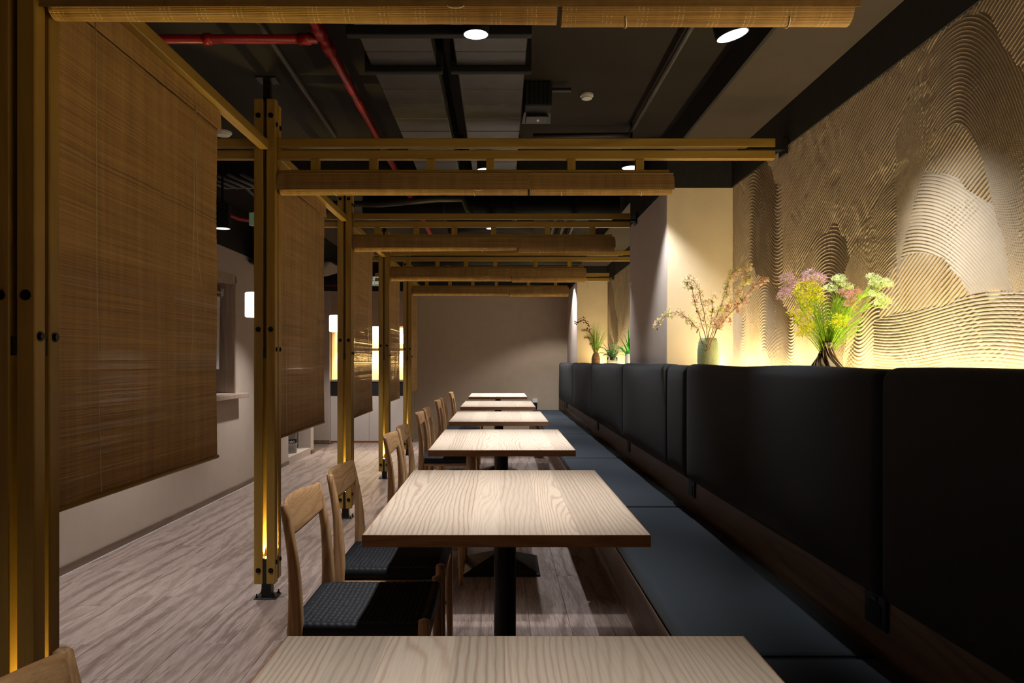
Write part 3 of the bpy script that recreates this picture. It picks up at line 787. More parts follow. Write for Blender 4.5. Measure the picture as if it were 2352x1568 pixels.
def rolled(k, y, x0, x1, zt, zbL, zbR, label):
    t = thing('rolled_blind', label, 'blind', (x0, y, zt), group='rolled-up bamboo blinds under the cross beams')
    L = x1-x0; r = .036; drop = (zt-(zbL+zbR)/2)
    ro = obj('roll', roll_mesh(L-.006, r, k), M['roll'], t, (.003, .012, -drop+r), fix=True)
    ro.rotation_euler = (0, math.asin((zbL-zbR)/L), 0)
    rr = random.Random(k+200); v = MB()
    for i in range(21):
        z = -.002-i*.0040; off = -.030-.014*math.sin(min(1, i/20)*1.2)+rr.uniform(-.0004, .0004)
        e = -.004 if i > 3 else 0
        v.box(e, L-e, off, off+.0016, z-.0019, z+.0019)
    for i in range(9): # bamboo sheet running over the roll behind
        z = -.002-i*.0040; v.box(.004, L-.004, .040, .0416, z-.0019, z+.0019)
    o = obj('valance', v, M['reed_x'], t, fix=False); o['kind'] = 'stuff'
    obj('head_batten', bx(0, L, -.032, .042, -.002, .001), M['pine_x'], t)
    sl = (zbR-zbL)/L
    for fx in (.22, .78):
        x = L*fx; zc = -drop+r+sl*(x-L/2); pts = []
        for i in range(17):
            a = R(200-220*i/16-90+70); pts.append((x+.006*math.sin(i*.4), .012+math.sin(-R(100)+R(250)*(-i/16)-R(30))*(r+.0022)*1, zc+math.cos(-R(100)+R(250)*(-i/16)-R(30))*(r+.0022)*.97))
        obj('tie_cord', MB().tube(pts, .0016, 5), M['cord'], t, smooth=True)
    if L > 1:
        x = L*.80; pts = [(x+.02*math.cos(a), -.046-.002, -.084-.006*math.sin(a)) for a in [PI*i/10 for i in range(11)]]
        obj('tie_loop', MB().tube(pts, .0015, 5), M['cord'], t, smooth=True)
    return t
RS = [(2.153, 2.064, 2.054, 2.044, 2.044), (2.153, 2.050, 2.050, 2.050, 2.050), (2.153, 2.036, 2.048, 2.034, 2.036), (2.153, 2.026, 2.026, 2.012, 2.012), (2.153, 2.045, 2.045, 2.035, 2.035)]
fn_ = ['first frame, at the picture top', 'second frame', 'third frame', 'fourth frame', 'farthest frame']
rid = 0
for k, y in enumerate(FY):
    zt, a, b, c, d = RS[k]
    yy = y+tw/2-.002; sp = [.148, .146, .136, .118, .118][k]
    x0 = -1.125; x1 = .877 if k else .880
    rolled(rid, yy, x0, sp-.003, zt, a, b, 'long rolled-up bamboo blind, left one of two on the '+fn_[k]); rid += 1
    rolled(rid, yy, sp+.003, x1, zt, c, d, 'short rolled-up bamboo blind, right one of two on the '+fn_[k]); rid += 1
t = bpy.data.objects['rolled_blind.007'] if 'rolled_blind.007' in bpy.data.objects else None
if t: obj('loose_cord', MB().tube([(.73, -.03, -.09), (.76, -.03, -.10), (.772, -.03, -.14), (.765, -.03, -.175), (.755, -.03, -.19), (.76, -.03, -.205), (.775, -.03, -.20), (.772, -.03, -.185), (.762, -.03, -.178)], .0018, 5), M['cord'], t, smooth=True)

# ================================================================ banquette
bq = thing('banquette', 'long built-in banquette with charcoal upholstered back along the right wall', 'bench', (0, 0, 0))
BY0, BY1 = -.5, ENDY-.004
obj('seat_base', bx(.60, .96, BY0, BY1, 0, .355), M['board'], bq)
obj('seat_board', bx(.505, 1.0, BY0, BY1, .355, .380, c=.003), M['board'], bq)
obj('back_board', MB().box(1.0, 1.028, BY0, BY1, .355, 1.10), M['board'], bq)
for y0, y1 in ((BY0, 4.868), (6.252, 10.558)):
    t = thing('display_ledge', 'cream ledge behind the bench back '+('in the near niche' if y0 < 1 else 'in the far niche between the piers'), 'ledge', (1.032, y0, 1.05), group='ledges with cove light')
    obj('top', bx(0, .312, 0, y1-y0, .01, .035), M['cream'], t)
    obj('trough', bx(.314, .418, 0, y1-y0, 0, .01), M['cream'], t)
    obj('led_channel', bx(.320, .346, .1, y1-y0-.06, .011, .05, c=.002), M['white_plastic'], t)
seams = [-.12, 1.86, 3.79, 4.21, 5.74, 7.67, 9.65, 11.93]
for a, b in zip(seams[:-1], seams[1:]):
    L = b-a
    def puff(p, a=a, L=L):
        f = max(0, 1-abs((p[1]-a-L/2)/(L/2))**6)*max(0, 1-abs((p[2]-.905)/.285)**4)
        return (p[0]-(.008*f if p[0] < .95 else 0), p[1], p[2]+(.0035*math.sin(p[1]*5+a) if p[2] > 1.15 else 0))
    obj('backrest_panel', MB().rbox((.905, a+.001, .622), (.999, b-.001, 1.184), .036, 5, (1, 24, 12), puff), M['back_fabric'], bq, smooth=True)
cus = [-.06, 1.98, 4.02, 6.04, 8.06, 10.08, 12.09]
cn = ['nearest the camera, cut by the bottom edge', 'beside the second table', 'beside the third table', 'beside the fourth table', 'beside the fifth table', 'farthest, against the end wall']
for k, (a, b) in enumerate(zip(cus[:-1], cus[1:])):
    L = b-a; rr = .020
    def sag(p, a=a, L=L): 
        f = max(0, 1-abs((p[1]-a-L/2)/(L/2))**8)
        return (p[0], p[1], p[2]-(.004*(1-f)+.002*math.sin(p[1]*7)*f if p[2] > .43 else 0))
    c = thing('seat_cushion', 'slate blue fabric bench cushion, '+cn[k], 'cushion', (0, 0, 0), group='bench cushions')
    obj('pad', MB().rbox((.50, a+.002, .3805), (.975, b-.002, .452), .026, 5, (6, 30, 1), sag), M['seat_fabric'], c, smooth=True)
    obj('piping', MB().tube([(.52, a+.004, .446), (.955, a+.004, .446), (.970, a+.012, .438)], .003, 6), M['back_fabric'], c, smooth=True)
sk = None
for k, y in enumerate((2.05, 4.02, 6.02, 7.93, 11.6)):
    l = 'black power socket on the bench back board, '+('nearest the camera', 'second from the camera', 'third from the camera', 'fourth from the camera', 'by the end wall')[k]
    if sk is None:
        sk = thing('power_socket', l, 'socket', (.999, y, .545), group='black power sockets under the bench back')
        obj('plate', bx(-.009, 0, -.058, .058, -.045, .045, c=.003), M['steel'], sk)
        obj('insert', bx(-.0115, -.009, -.034, .034, -.034, .018, c=.001), M['bolt'], sk)
        obj('switch', bx(-.0125, -.009, -.014, .014, .024, .036, c=.001), M['pipe_black'], sk)
        for s_ in (-.016, .016):
            for z in (-.018, .004): obj('slot', bx(-.0122, -.0114, s_-.002, s_+.002, z-.006, z+.006), M['pipe_black'], sk)
    else: dup(sk, (.999, y, .545), label=l)
t = thing('wall_socket', 'small white socket box on the end wall beside the last tables', 'socket', (.54, ENDY, .56))
obj('box', bx(-.04, .04, -.022, 0, 0, .06, c=.003), M['white_plastic'], t); obj('plug', bx(-.02, .035, -.04, 0, -.09, -.01, c=.004), M['steel'], t)

# ================================================================ tables
TL = [(-.351, .400, .07, 1.27), (-.358, .390, 2.010, 3.215), (-.361, .378, 3.93, 5.14), (-.384, .360, 5.79, 6.99), (-.394, .348, 7.68, 8.88), (-.400, .338, 9.88, 11.08)]
tl = ['nearest, cut by the bottom of the picture', 'second from the camera, in full view', 'third from the camera', 'fourth from the camera', 'fifth from the camera', 'last, by the end wall']
WS = [.093, .075, .108, .082, .118, .090, .079, .105]
tab = None
def make_table(label, loc):
    t = thing('dining_table', label, 'table', loc, group='pale ash pedestal tables')
    W_, L_ = .750, 1.205; k = (W_-.004)/sum(WS); x = -W_/2+.002
    for w_ in WS:
        w_ *= k
        obj('stave', bx(x, x+w_, -L_/2+.002, L_/2-.002, .7225, .7500), M['top'], t); x += w_
    e = MB().box(-W_/2, W_/2, -L_/2, -L_/2+.002, .7185, .7496).box(-W_/2, W_/2, L_/2-.002, L_/2, .7185, .7496)
    e.box(-W_/2, -W_/2+.002, -L_/2+.002, L_/2-.002, .7185, .7496).box(W_/2-.002, W_/2, -L_/2+.002, L_/2-.002, .7185, .7496)
    e.box(-W_/2+.002, W_/2-.002, -L_/2+.002, L_/2-.002, .7185, .7225)
    obj('edge_band', e, M['band'], t)
    obj('support_plate', bx(-.20, .20, -.20, .20, .7085, .7185, c=.003), M['steel'], t)
    obj('column', MB().tube([(0,0,.05), (0,0,.7085)], .037, 24), M['steel'], t, smooth=False)
    a = .215
    obj('base', MB().loft([[(-a,-a,0),(a,-a,0),(a,a,0),(-a,a,0)], [(-a,-a,.014),(a,-a,.014),(a,a,.014),(-a,a,.014)],
        [(-.045,-.045,.085),(.045,-.045,.085),(.045,.045,.085),(-.045,.045,.085)]]), M['steel'], t)
    return t
for k, (x0, x1, y0, y1) in enumerate(TL):
    loc = ((x0+x1)/2+(0 if k else 0), (y0+y1)/2, 0); lb = 'pale ash-topped pedestal table, '+tl[k]
    if tab is None: tab = make_table(lb, loc)
    else: dup(tab, loc, label=lb)
    # varied length is folded into the position

# ================================================================ chairs
def leg_loft(pts, smooth_n=4):
    """pts: (x, y, z, wx, wy); interpolated with a cubic through the points"""
    P = [Vector(p[:3]) for p in pts]; W_ = [Vector((p[3], p[4], 0)) for p in pts]
    rings = []
    def cat(A, i, t):
        p0 = A[max(i-1,0)]; p1 = A[i]; p2 = A[i+1]; p3 = A[min(i+2, len(A)-1)]
        return .5*((2*p1)+(-p0+p2)*t+(2*p0-5*p1+4*p2-p3)*t*t+(-p0+3*p1-3*p2+p3)*t**3)
    for i in range(len(P)-1):
        for s_ in range(smooth_n):
            c = cat(P, i, s_/smooth_n); w_ = cat(W_, i, s_/smooth_n); rings.append(rrect(c.x, c.y, w_.x, w_.y, c.z, 3, .42))
    rings.append(rrect(P[-1].x, P[-1].y, W_[-1].x, W_[-1].y, P[-1].z, 3, .42))
    last = rings[-1]; cx, cy = P[-1].x, P[-1].y
    rings.append([(cx+(a-cx)*.6, cy+(b-cy)*.6, c+.004) for a, b, c in last])
    return rings
def seat_mesh():
    x0, x1, y0, y1 = -.200, .205, -.225, .225
    nx_, ny_ = 135, 150; m = MB(); vs = []; fs = []
    for i in range(nx_+1):
        for j in range(ny_+1):
            u = i/nx_; v = j/ny_; x = x0+(x1-x0)*u; tp = 1-.04*(1-u)
            y = (y0+(y1-y0)*v)*tp
            ex = min(x-x0, x1-x); ey = min(y-y0*tp, y1*tp-y)
            # edge roll-over down the sides
            z = .452
            sag = .010*math.sin(PI*u)*math.sin(PI*v)
            ph = math.cos(2*PI*x/.015); st = math.cos(2*PI*y/.013+(PI if int((x+1.5)/.015) % 2 else 0))
            inner = min(1, max(0, (min(ex, ey)-.022)/.008))
            h = inner*(.0042*st+.0012*ph)+(1-inner)*.0008*math.cos(2*PI*(y if ex < ey else x)/.0035)
            r = .016; e = min(ex, ey)
            dz = r-math.sqrt(max(0, r*r-(r-min(e, r))**2)) if e < r else 0
            vs.append((x, y, z-sag+h-dz))
    for i in range(nx_):
        for j in range(ny_):
            a = i*(ny_+1)+j; fs.append((a, a+1, a+ny_+2, a+ny_+1))
    # skirts, ribbed by the wrapped cord
    def skirt(idx):
        b = len(vs)
        for q, k in enumerate(idx):
            x, y, z = vs[k]; cx = x/max(abs(x), 1e-6); vs.append((x, y, .415))
        for q in range(len(idx)-1): fs.append((idx[q], idx[q+1], b+q+1, b+q))
        b2 = len(vs)
        for q, k in enumerate(idx):
            x, y, z = vs[k]; vs.append((x*.9, y*.92, .405))
        for q in range(len(idx)-1): fs.append((b+q, b+q+1, b2+q+1, b2+q))
    skirt([j for j in range(ny_+1)]); skirt([nx_*(ny_+1)+j for j in range(ny_+1)])
    skirt([i*(ny_+1) for i in range(nx_+1)]); skirt([i*(ny_+1)+ny_ for i in range(nx_+1)])
    b = len(vs); vs += [(x0*.9, y0*.92, .405), (x1*.9, y0*.92, .405), (x1*.9, y1*.92, .405), (x0*.9, y1*.92, .405)]; fs.append((b, b+1, b+2, b+3))
    m.add(vs, fs); return m
def make_chair(label, loc):
    t = thing('dining_chair', label, 'chair', loc, group='ash chairs with black woven seats')
    for sy in (-1, 1):
        y = sy*.212
        obj('leg', MB().loft(leg_loft([(-.190, y, 0, .026, .024), (-.192, y, .20, .034, .028), (-.178, y, .40, .046, .032), (-.176, y*.99, .50, .042, .031), (-.185, y*.97, .64, .032, .028), (-.212, y*.95, .785, .024, .025)])), M['ash_z'], t, smooth=True)
        y = sy*.222
        obj('leg', MB().loft(leg_loft([(.200, y, 0, .022, .022), (.196, y, .22, .030, .028), (.193, y, .40, .035, .033), (.193, y, .462, .032, .031)])), M['ash_z'], t, smooth=True)
        obj('side_rail', MB().tube([(-.17, sy*.212, .395), (.19, sy*.218, .395)], .011, 10), M['ash_x'], t, smooth=True)
        obj('stretcher', MB().tube([(-.185, sy*.212, .19), (0, sy*.217, .192), (.196, sy*.221, .19)], [.008,.0115,.008], 10), M['ash_x'], t, smooth=True)
    obj('front_rail', MB().tube([(.193, -.215, .392), (.193, .215, .392)], .011, 10), M['ash_y'], t, smooth=True)
    obj('back_rail', MB().tube([(-.182, -.205, .392), (-.182, .205, .392)], .011, 10), M['ash_y'], t, smooth=True)
    obj('seat', seat_mesh(), M['cordage'], t, smooth=True)
    # backrest: a wide curved board between the rear legs
    rings = []; n = 20
    for i in range(n+1):
        s_ = -1+2*i/n; y = s_*.200; bow = .034*(1-s_*s_); hb = .086+.032*(1-s_*s_); th = .016
        zt = .787+.003*(1-s_*s_); zb = zt-hb; ring = []
        for q in range(16):
            a = 2*PI*q/16; cz = (zt+zb)/2+hb/2*math.copysign(abs(math.sin(a))**.45, math.sin(a)); lean = -.19*(cz-.70)
            cx = -.192-bow+lean+th/2*math.copysign(abs(math.cos(a))**.6, math.cos(a)); ring.append((cx, y, cz))
        rings.append(ring)
    obj('backrest', MB().loft(rings), M['ash_y'], t, smooth=True)
    return t
CH = [(-.415, .91, 'nearest, its back corner lower left'), (-.410, 2.43, 'at the second table, nearer of the two'), (-.410, 3.03, 'at the second table, farther of the two'),
      (-.410, 4.39, 'at the third table, nearer of the two'), (-.410, 4.93, 'at the third table, farther of the two'), (-.440, 6.26, 'at the fourth table, nearer of the two'),
      (-.435, 6.84, 'at the fourth table, farther of the two'), (-.450, 8.22, 'at the fifth table, nearer of the two'), (-.440, 8.80, 'at the fifth table, farther of the two'), (-.445, 10.4, 'at the last table')]
ch0 = None
for x, y, l in CH:
    l = 'ash wood chair with black woven cord seat, '+l
    if ch0 is None: ch0 = make_chair(l, (x, y, 0))
    else: dup(ch0, (x, y, 0), label=l)

# ================================================================ back counter
t = thing('back_counter', 'built-in back counter with white doors and dark panel at the far left end', 'counter', (-1.93, 11.4, 0))
obj('carcass', bx(-.565, .565, .02, .56, 0, .90), M['white'], t)
for a, b in ((-.565, -.28), (-.276, .0), (.004, .285), (.289, .565)):
    obj('door', bx(a, b, 0, .02, .03, .69, c=.002), M['white'], t)
obj('toe_kick', bx(-.565, .565, .005, .02, 0, .028), M['band'], t)
obj('front_panel', bx(-.565, .565, 0, .02, .70, .905, c=.002), M['black_paint'], t)
obj('worktop', bx(-.565, .565, -.012, .565, .905, .935, c=.003), M['sill'], t)
struct('wall_bar', MB().box(-2.50, -1.34, 11.98, 12.09, .935, 2.235).box(-2.50, -2.48, 11.42, 11.98, .935, 1.72).box(-1.36, -1.34, 11.42, 11.98, .935, 1.72), M['cream'])
struct('wall_bar_upper', bx(-2.50, -1.34, 11.4, 11.98, 1.72, 2.235), M['paint_end'])
struct('wall_partition', bx(-1.36, -1.34, 11.98, 12.1, 0, 2.235), M['paint_end'])
sh = thing('wall_shelf', 'grey shelf lit from below above the back counter', 'shelf', (-1.92, 11.98, 1.36))
obj('board', bx(-.52, .56, -.22, 0, 0, .04, c=.002), M['sill'], sh)
obj('led_strip', bx(-.50, .54, -.20, -.19, -.008, 0), M['led_shelf'], sh)
area('shelf_glow', (-1.92, 11.82, 1.35), (-1.92, 11.9, 1.0), 22, 1.0, .02, (1,.74,.34))
area('canopy_glow', (-1.92, 11.84, 1.71), (-1.92, 11.92, 1.4), 16, 1.0, .02, (1,.78,.42))
# noren curtain in the service window
t = thing('curtain_rod', 'white rod across the service window in the left wall', 'rod', (LX-.10, 5.82, 1.83))
obj('bar', MB().tube([(0, 0, 0), (0, 1.31, 0)], .009, 10), M['white_plastic'], t, smooth=True)
obj('holder', bx(-.012, .012, 1.29, 1.31, -.03, .04, c=.002), M['white_plastic'], t)
t = thing('window_curtain', 'short white cloth curtain hanging from the rod in the service window', 'curtain', (LX-.10, 5.82, 1.13))
cm = MB(); n = 90; rings = []
vs = []; fs = []
for i in range(n+1):
    y = .02+1.24*i/n; w_ = math.sin(i*.55)*.016+math.sin(i*.21)*.01
    for z, q in ((0, 1.3), (.2, 1.1), (.45, .8), (.66, .4)): vs.append((w_*q, y, z))
for i in range(n):
    for j in range(3): a = i*4+j; fs.append((a, a+1, a+5, a+4))
vv = len(vs); vs += [(x+.0015, y, z) for x, y, z in vs]; fs += [tuple(reversed([q+vv for q in f])) for f in fs]
obj('cloth', MB().add(vs, fs), M['cloth_white'], t, smooth=True, fix=False)
for i in range(9):
    y = .03+i*.152
    obj('loop', MB().add([(-.011, y, .655), (-.011, y+.02, .655), (-.011, y+.02, .71), (-.011, y, .71), (.011, y, .71), (.011, y+.02, .71), (.011, y+.02, .655), (.011, y, .655)], [(0,1,2,3),(3,2,5,4),(4,5,6,7)]), M['cloth_white'], t, fix=False)
# kegs
def keg(loc, label):
    t = thing('beer_keg', label, 'keg', loc)
    obj('shell', MB().lathe([(.10, .02), (.115, .04), (.118, .10), (.124, .115), (.118, .13), (.118, .25), (.124, .265), (.118, .28), (.115, .36), (.10, .385), (.03, .395)], n=36, cap1=True), M['keg'], t, smooth=False)
    for z0, z1 in ((0, .04), (.37, .43)): obj('rim', MB().lathe([(.112, z0), (.116, z0), (.116, z1), (.112, z1)], n=36, cap0=False), M['keg'], t, smooth=False)
    m = MB(); a0, a1 = -150, 10; n = 24; vs = []; fs = []
    for i in range(n+1):
        a = R(a0+(a1-a0)*i/n)
        for z in (.110, .172): vs.append((.1205*math.cos(a), .1205*math.sin(a), z))
    for i in range(n): fs.append((2*i, 2*i+2, 2*i+3, 2*i+1))
    obj('label_band', m.add(vs, fs), M['bolt'], t)
    me = text_mesh('SAPPORO', .040, .0004)
    for v in me.vertices:
        a = R(-68)+v.co.x/.1215; z = v.co.y; rad = .1215+v.co.z
        v.co = (rad*math.cos(a), rad*math.sin(a), .140+z)
    obj('lettering', me, M['white_plastic'], t)
keg((-2.605, 9.47, NZ0), 'steel keg with a dark SAPPORO band in the wall niche')

# ================================================================ vases and flowers
LZ = 1.0855
def leafmat(name, c, tr=.35, rough=.5):
    t = NT(name, rough, .3); v = t.coords(rand=False); n = t.noise(v, 60, 2)
    c0 = tuple(x*.75 for x in c[:3])+(1,); c1 = tuple(min(1, x*1.2) for x in c[:3])+(1,)
    col = t.remap(n, [(.3, c0), (.7, c1)]); t.color(col)
    b = t.new('ShaderNodeBsdfTranslucent'); t.link(col, b.inputs[0]); mx = t.new('ShaderNodeMixShader'); mx.inputs[0].default_value = tr
    t.link(t.b.outputs[0], mx.inputs[1]); t.link(b.outputs[0], mx.inputs[2]); t.link(mx.outputs[0], t.n['Material Output'].inputs[0]); return t.m
M['stem'] = leafmat('stem_green', lin(178,214,60)); M['yellow'] = leafmat('yellow_green', lin(222,216,40), .4)
M['pink'] = leafmat('petal_pink', lin(242,200,212)); M['pale'] = leafmat('petal_pale_green', lin(222,232,178)); M['rose'] = leafmat('petal_rose', lin(214,160,140))
M['twig'] = plain('twig_bark', lin(150,106,86), .7, .2); M['blush'] = leafmat('petal_blush', lin(244,214,188), .5); M['cremeleaf'] = leafmat('petal_lime_cream', lin(234,234,176), .5)
M['dleaf'] = leafmat('leaf_olive', lin(104,118,56)); M['grass'] = leafmat('grass_blade', lin(122,158,44)); M['pampas'] = leafmat('pampas_plume', lin(206,176,140), .5)
M['fern'] = leafmat('fern_leaf', lin(96,142,92)); M['plum'] = leafmat('plum_bud', lin(104,62,58)); M['palm'] = leafmat('palm_leaf', lin(40,150,40))
def celadon():
    t = NT('celadon_glaze', .55, .4); v = t.coords(rand=False); n = t.noise(v, 160, 3)
    t.color(t.remap(n, [(.3, lin(140,152,116)), (.7, lin(166,178,138))])); t.bump(n, .003, .7); return t.m
M['celadon'] = celadon()
def swirl():
    t = NT('swirled_glass', .08, .6); tc = t.new('ShaderNodeTexCoord'); sp = t.new('ShaderNodeSeparateXYZ'); t.link(tc.outputs['Object'], sp.inputs[0])
    an = t.math('ARCTAN2', sp.outputs[1], sp.outputs[0]); cb = t.new('ShaderNodeCombineXYZ')
    t.link(t.math('ADD', t.math('MULTIPLY', an, 2.6), t.math('MULTIPLY', sp.outputs[2], 26.0)), cb.inputs[0]); t.link(t.math('MULTIPLY', sp.outputs[2], 9.0), cb.inputs[1])
    n = t.noise(cb.outputs[0], 1.7, 2, .5)
    t.color(t.remap(n, [(.47, lin(30,16,12)), (.53, lin(96,60,36)), (.60, lin(205,196,184))])); return t.m
M['swirl'] = swirl()
def brownpot():
    t = NT('brown_stoneware', .4, .4); v = t.coords((1,1,8), rand=False); n = t.noise(v, 12, 2)
    t.color(t.remap(n, [(.3, lin(92,62,36)), (.7, lin(130,96,60))])); return t.m
M['brownpot'] = brownpot()
def vase(name, prof, mat, loc, label, inner=.004, parts=None):
    t = thing(name, label, 'vase', loc)
    top = prof[-1]; pr = list(prof)+[(top[0]-inner*.5, top[1]+.001), (top[0]-inner, top[1]-.002)]+[(max(.004, r-inner), z) for r, z in reversed(prof[1:-1])]
    obj('body', MB().lathe(pr, n=40), mat, t, smooth=True); return t
gv = (1.185, 4.42, LZ)
vase('flower_vase', [(.044,0),(.050,.004),(.056,.06),(.060,.12),(.0585,.18),(.053,.225),(.047,.248)], M['celadon'], gv, 'pale green rough ceramic vase on the ledge before the first pier')
sv = (1.19, 2.825, LZ)
vase('flower_vase', [(.085,0),(.098,.012),(.100,.035),(.086,.062),(.058,.095),(.034,.130),(.023,.158),(.0225,.168),(.028,.178),(.033,.183)], M['swirl'], sv, 'dark swirled glass vase with flared neck on the ledge', .003)
bv = (1.19, 9.65, LZ)
vase('flower_vase', [(.048,0),(.052,.01),(.055,.08),(.054,.15),(.040,.20),(.026,.225),(.026,.245),(.034,.262)], M['brownpot'], bv, 'brown stoneware jug on the far ledge')
fv = (1.20, 8.30, LZ)
vase('flower_vase', [(.05,0),(.055,.004),(.056,.10),(.056,.16)], M['glass'], fv, 'clear glass pot on the far ledge right of the brown jug', .003)
wv_ = (1.27, 7.60, LZ)
vase('flower_vase', [(.04,0),(.045,.004),(.046,.12),(.044,.19)], M['white_plastic'], wv_, 'white vase on the far ledge half hidden by the first pier')

def bez(p0, p1, p2, n=8):
    p0, p1, p2 = Vector(p0), Vector(p1), Vector(p2)
    return [p0*(1-t)**2+p1*2*t*(1-t)+p2*t*t for t in [i/n for i in range(n+1)]]
def leaf(m, p, d, up, L, W_, bend=.15, n=4):
    d = Vector(d).normalized(); s_ = d.cross(Vector(up)); s_ = s_.normalized() if s_.length > 1e-4 else Vector((1,0,0)); nn = s_.cross(d)
    vs = []; fs = []
    for i in range(n+1):
        t = i/n; wd = W_*math.sin(PI*min(1, t*.94+.06))**.8; c = Vector(p)+d*L*t-nn*bend*L*t*t
        vs += [tuple(c-s_*wd/2+nn*wd*.15), tuple(c), tuple(c+s_*wd/2+nn*wd*.15)]
        if i:
            b = (i-1)*3; fs += [(b, b+1, b+4, b+3), (b+1, b+2, b+5, b+4)]
    m.add(vs, fs)
def star(m, p, nrm, r, k=5):
    nrm = Vector(nrm).normalized(); a = nrm.orthogonal().normalized(); b = nrm.cross(a); c = Vector(p)
    vs = [tuple(c)]; ph = random.random()*6
    for i in range(k*2):
        q = ph+PI*i/k; rr_ = r if i % 2 == 0 else r*.45; vs.append(tuple(c+(a*math.cos(q)+b*math.sin(q))*rr_+nrm*r*.2*(i % 2 == 0)))
    m.add(vs, [(0, i+1, (i+1) % (k*2)+1) for i in range(k*2)])
def at(px, py, y): return Vector(((px-1149)*y/F, y, EYE+(830-py)*y/F))
def rv(s_=1): return Vector((random.gauss(0,1), random.gauss(0,1), random.gauss(0,1)))*s_
# umbel flowers in the swirled vase
def umbel(tip_px, y, heads, petal, label, col2=None):
    base = Vector(sv)+Vector((random.uniform(-.008,.008), random.uniform(-.008,.008), .12)); tip = at(tip_px[0], tip_px[1], y)
    t = thing('umbel_flower', label, 'flower', base, group='umbel flowers in the swirled glass vase')
    mid = base.lerp(tip, .5)+Vector((0, 0, .05))+Vector(((base.x-tip.x)*.25, 0, 0))
    pts = bez(base, mid, tip, 10)
    obj('stem', MB().tube([p-base for p in pts], [.0022]*6+[.0016]*5, 6), M['stem'], t, smooth=True)
    fe = MB()
    for i in range(4, 10):
        p = pts[i]-base
        for s_ in range(3):
            d = (rv()+Vector((0,0,.8))).normalized(); e = p+d*random.uniform(.02,.045); fe.tube([p, p.lerp(e,.5)+rv(.003), e], [.0008,.0006,.0004], 3, False)
            for q in range(5):
                a = p.lerp(e, .3+.14*q); fe.tube([a, a+(d+rv(.6)).normalized()*.012], [.0005,.0003], 3, False)
    o = obj('feathery_leaves', fe, M['stem'], t, fix=False); o['kind'] = 'stuff'
    fl_, st = MB(), MB()
    for (hx, hy, hr) in heads:
        hp = at(hx, hy, y+random.uniform(-.03,.03)); j = pts[8]
        st.tube([j-base, (j-base).lerp(hp-base, .6)+rv(.002), hp-base-Vector((0,0,hr*.35))], [.0014,.0011,.0009], 5, False)
        ax = Vector(((hp.x-sv[0])*1.3, -.35, .55)).normalized(); root = hp-ax*hr*.35
        for i in range(16):
            z = math.sqrt(random.random()); a = 2.4*i; o1 = ax.orthogonal().normalized(); o2 = ax.cross(o1)
            d = (ax*(.55)+(o1*math.cos(a)+o2*math.sin(a))*z).normalized(); e = root+d*hr
            st.tube([root-base, e-base], [.0006,.0005], 3, False)
            for q in range(15): star(fl_, e-base+rv(.0042), d+rv(.4), .0030)
    o = obj('pedicels', st, M['stem'], t, fix=False); o['kind'] = 'stuff'
    o = obj('petals', fl_, petal, t, fix=False); o['kind'] = 'stuff'
umbel((1830, 690), 2.86, [(1806, 640, .026), (1822, 655, .022), (1800, 682, .028), (1808, 668, .022)], M['pink'], 'pink and white umbel flower reaching farthest left')
umbel((1865, 680), 2.88, [(1862, 632, .028), (1876, 648, .026), (1885, 640, .02), (1855, 642, .02)], M['pink'], 'bright pink umbel flower, topmost left of centre')
umbel((1930, 690), 2.84, [(1925, 648, .030), (1908, 664, .024), (1944, 660, .024), (1930, 640, .018)], M['pale'], 'pale green umbel flower at the top centre')
umbel((1952, 720), 2.76, [(1940, 676, .024), (1958, 686, .030), (1966, 672, .020), (1955, 700, .022)], M['rose'], 'dusty rose umbel flower right of centre')
umbel((1998, 665), 2.66, [(2006, 640, .024), (2028, 652, .028), (2010, 656, .024), (2038, 650, .018)], M['pale'], 'cream white umbel flower, topmost at the right')
umbel((2000, 700), 2.70, [(2016, 684, .026), (2032, 690, .020), (2022, 700, .022), (2008, 676, .018)], M['pale'], 'cream white umbel flower, lower one at the far right')
def filler(tip_px, y, label, spots, mat):
    base = Vector(sv)+Vector((random.uniform(-.01,.01), random.uniform(-.01,.01), .12)); tip = at(*tip_px, y)
    t = thing('leafy_sprig', label, 'sprig', base, group='yellow-green sprigs in the swirled glass vase')
    pts = bez(base, base.lerp(tip,.5)+Vector((0,0,.03)), tip, 10)
    obj('stem', MB().tube([p-base for p in pts], .0018, 5), M['stem'], t, smooth=True)
    m = MB(); st = MB()
    for (hx, hy) in spots:
        c = at(hx, hy, y+random.uniform(-.03,.03)); k = min(pts, key=lambda p: (p-c).length+.0)
        st.tube([k-base, c-base], [.0011,.0008], 4, False)
        for i in range(40): 
            d = rv().normalized(); leaf(m, c-base+d*.008+rv(.007), d+Vector((0,0,.2)), (0,-1,.3), .011, .0042, .1, 2)
    o = obj('twigs', st, M['stem'], t, fix=False); o['kind'] = 'stuff'
    o = obj('leaflets', m, mat, t, fix=False); o['kind'] = 'stuff'
filler((1868, 665), 2.80, 'yellow-green leafy sprig, topmost left of centre', [(1872,662),(1858,672),(1878,672),(1846,655),(1866,655)], M['yellow'])
filler((1838, 705), 2.78, 'yellow-green leafy sprig leaning left, upper', [(1838,676),(1850,686),(1832,668),(1846,696),(1872,690),(1884,686)], M['yellow'])
filler((1822, 735), 2.78, 'yellow-green leafy sprig leaning farthest left', [(1824,718),(1838,722),(1830,738),(1860,712),(1852,706)], M['yellow'])
filler((1840, 765), 2.76, 'yellow-green leafy sprig drooping lowest at the left', [(1846,748),(1858,744),(1838,764),(1850,758),(1862,754)], M['yellow'])
filler((1930, 735), 2.76, 'yellow-green leafy sprig inside the right half', [(1924,730),(1936,738),(1918,744),(1940,728)], M['yellow'])
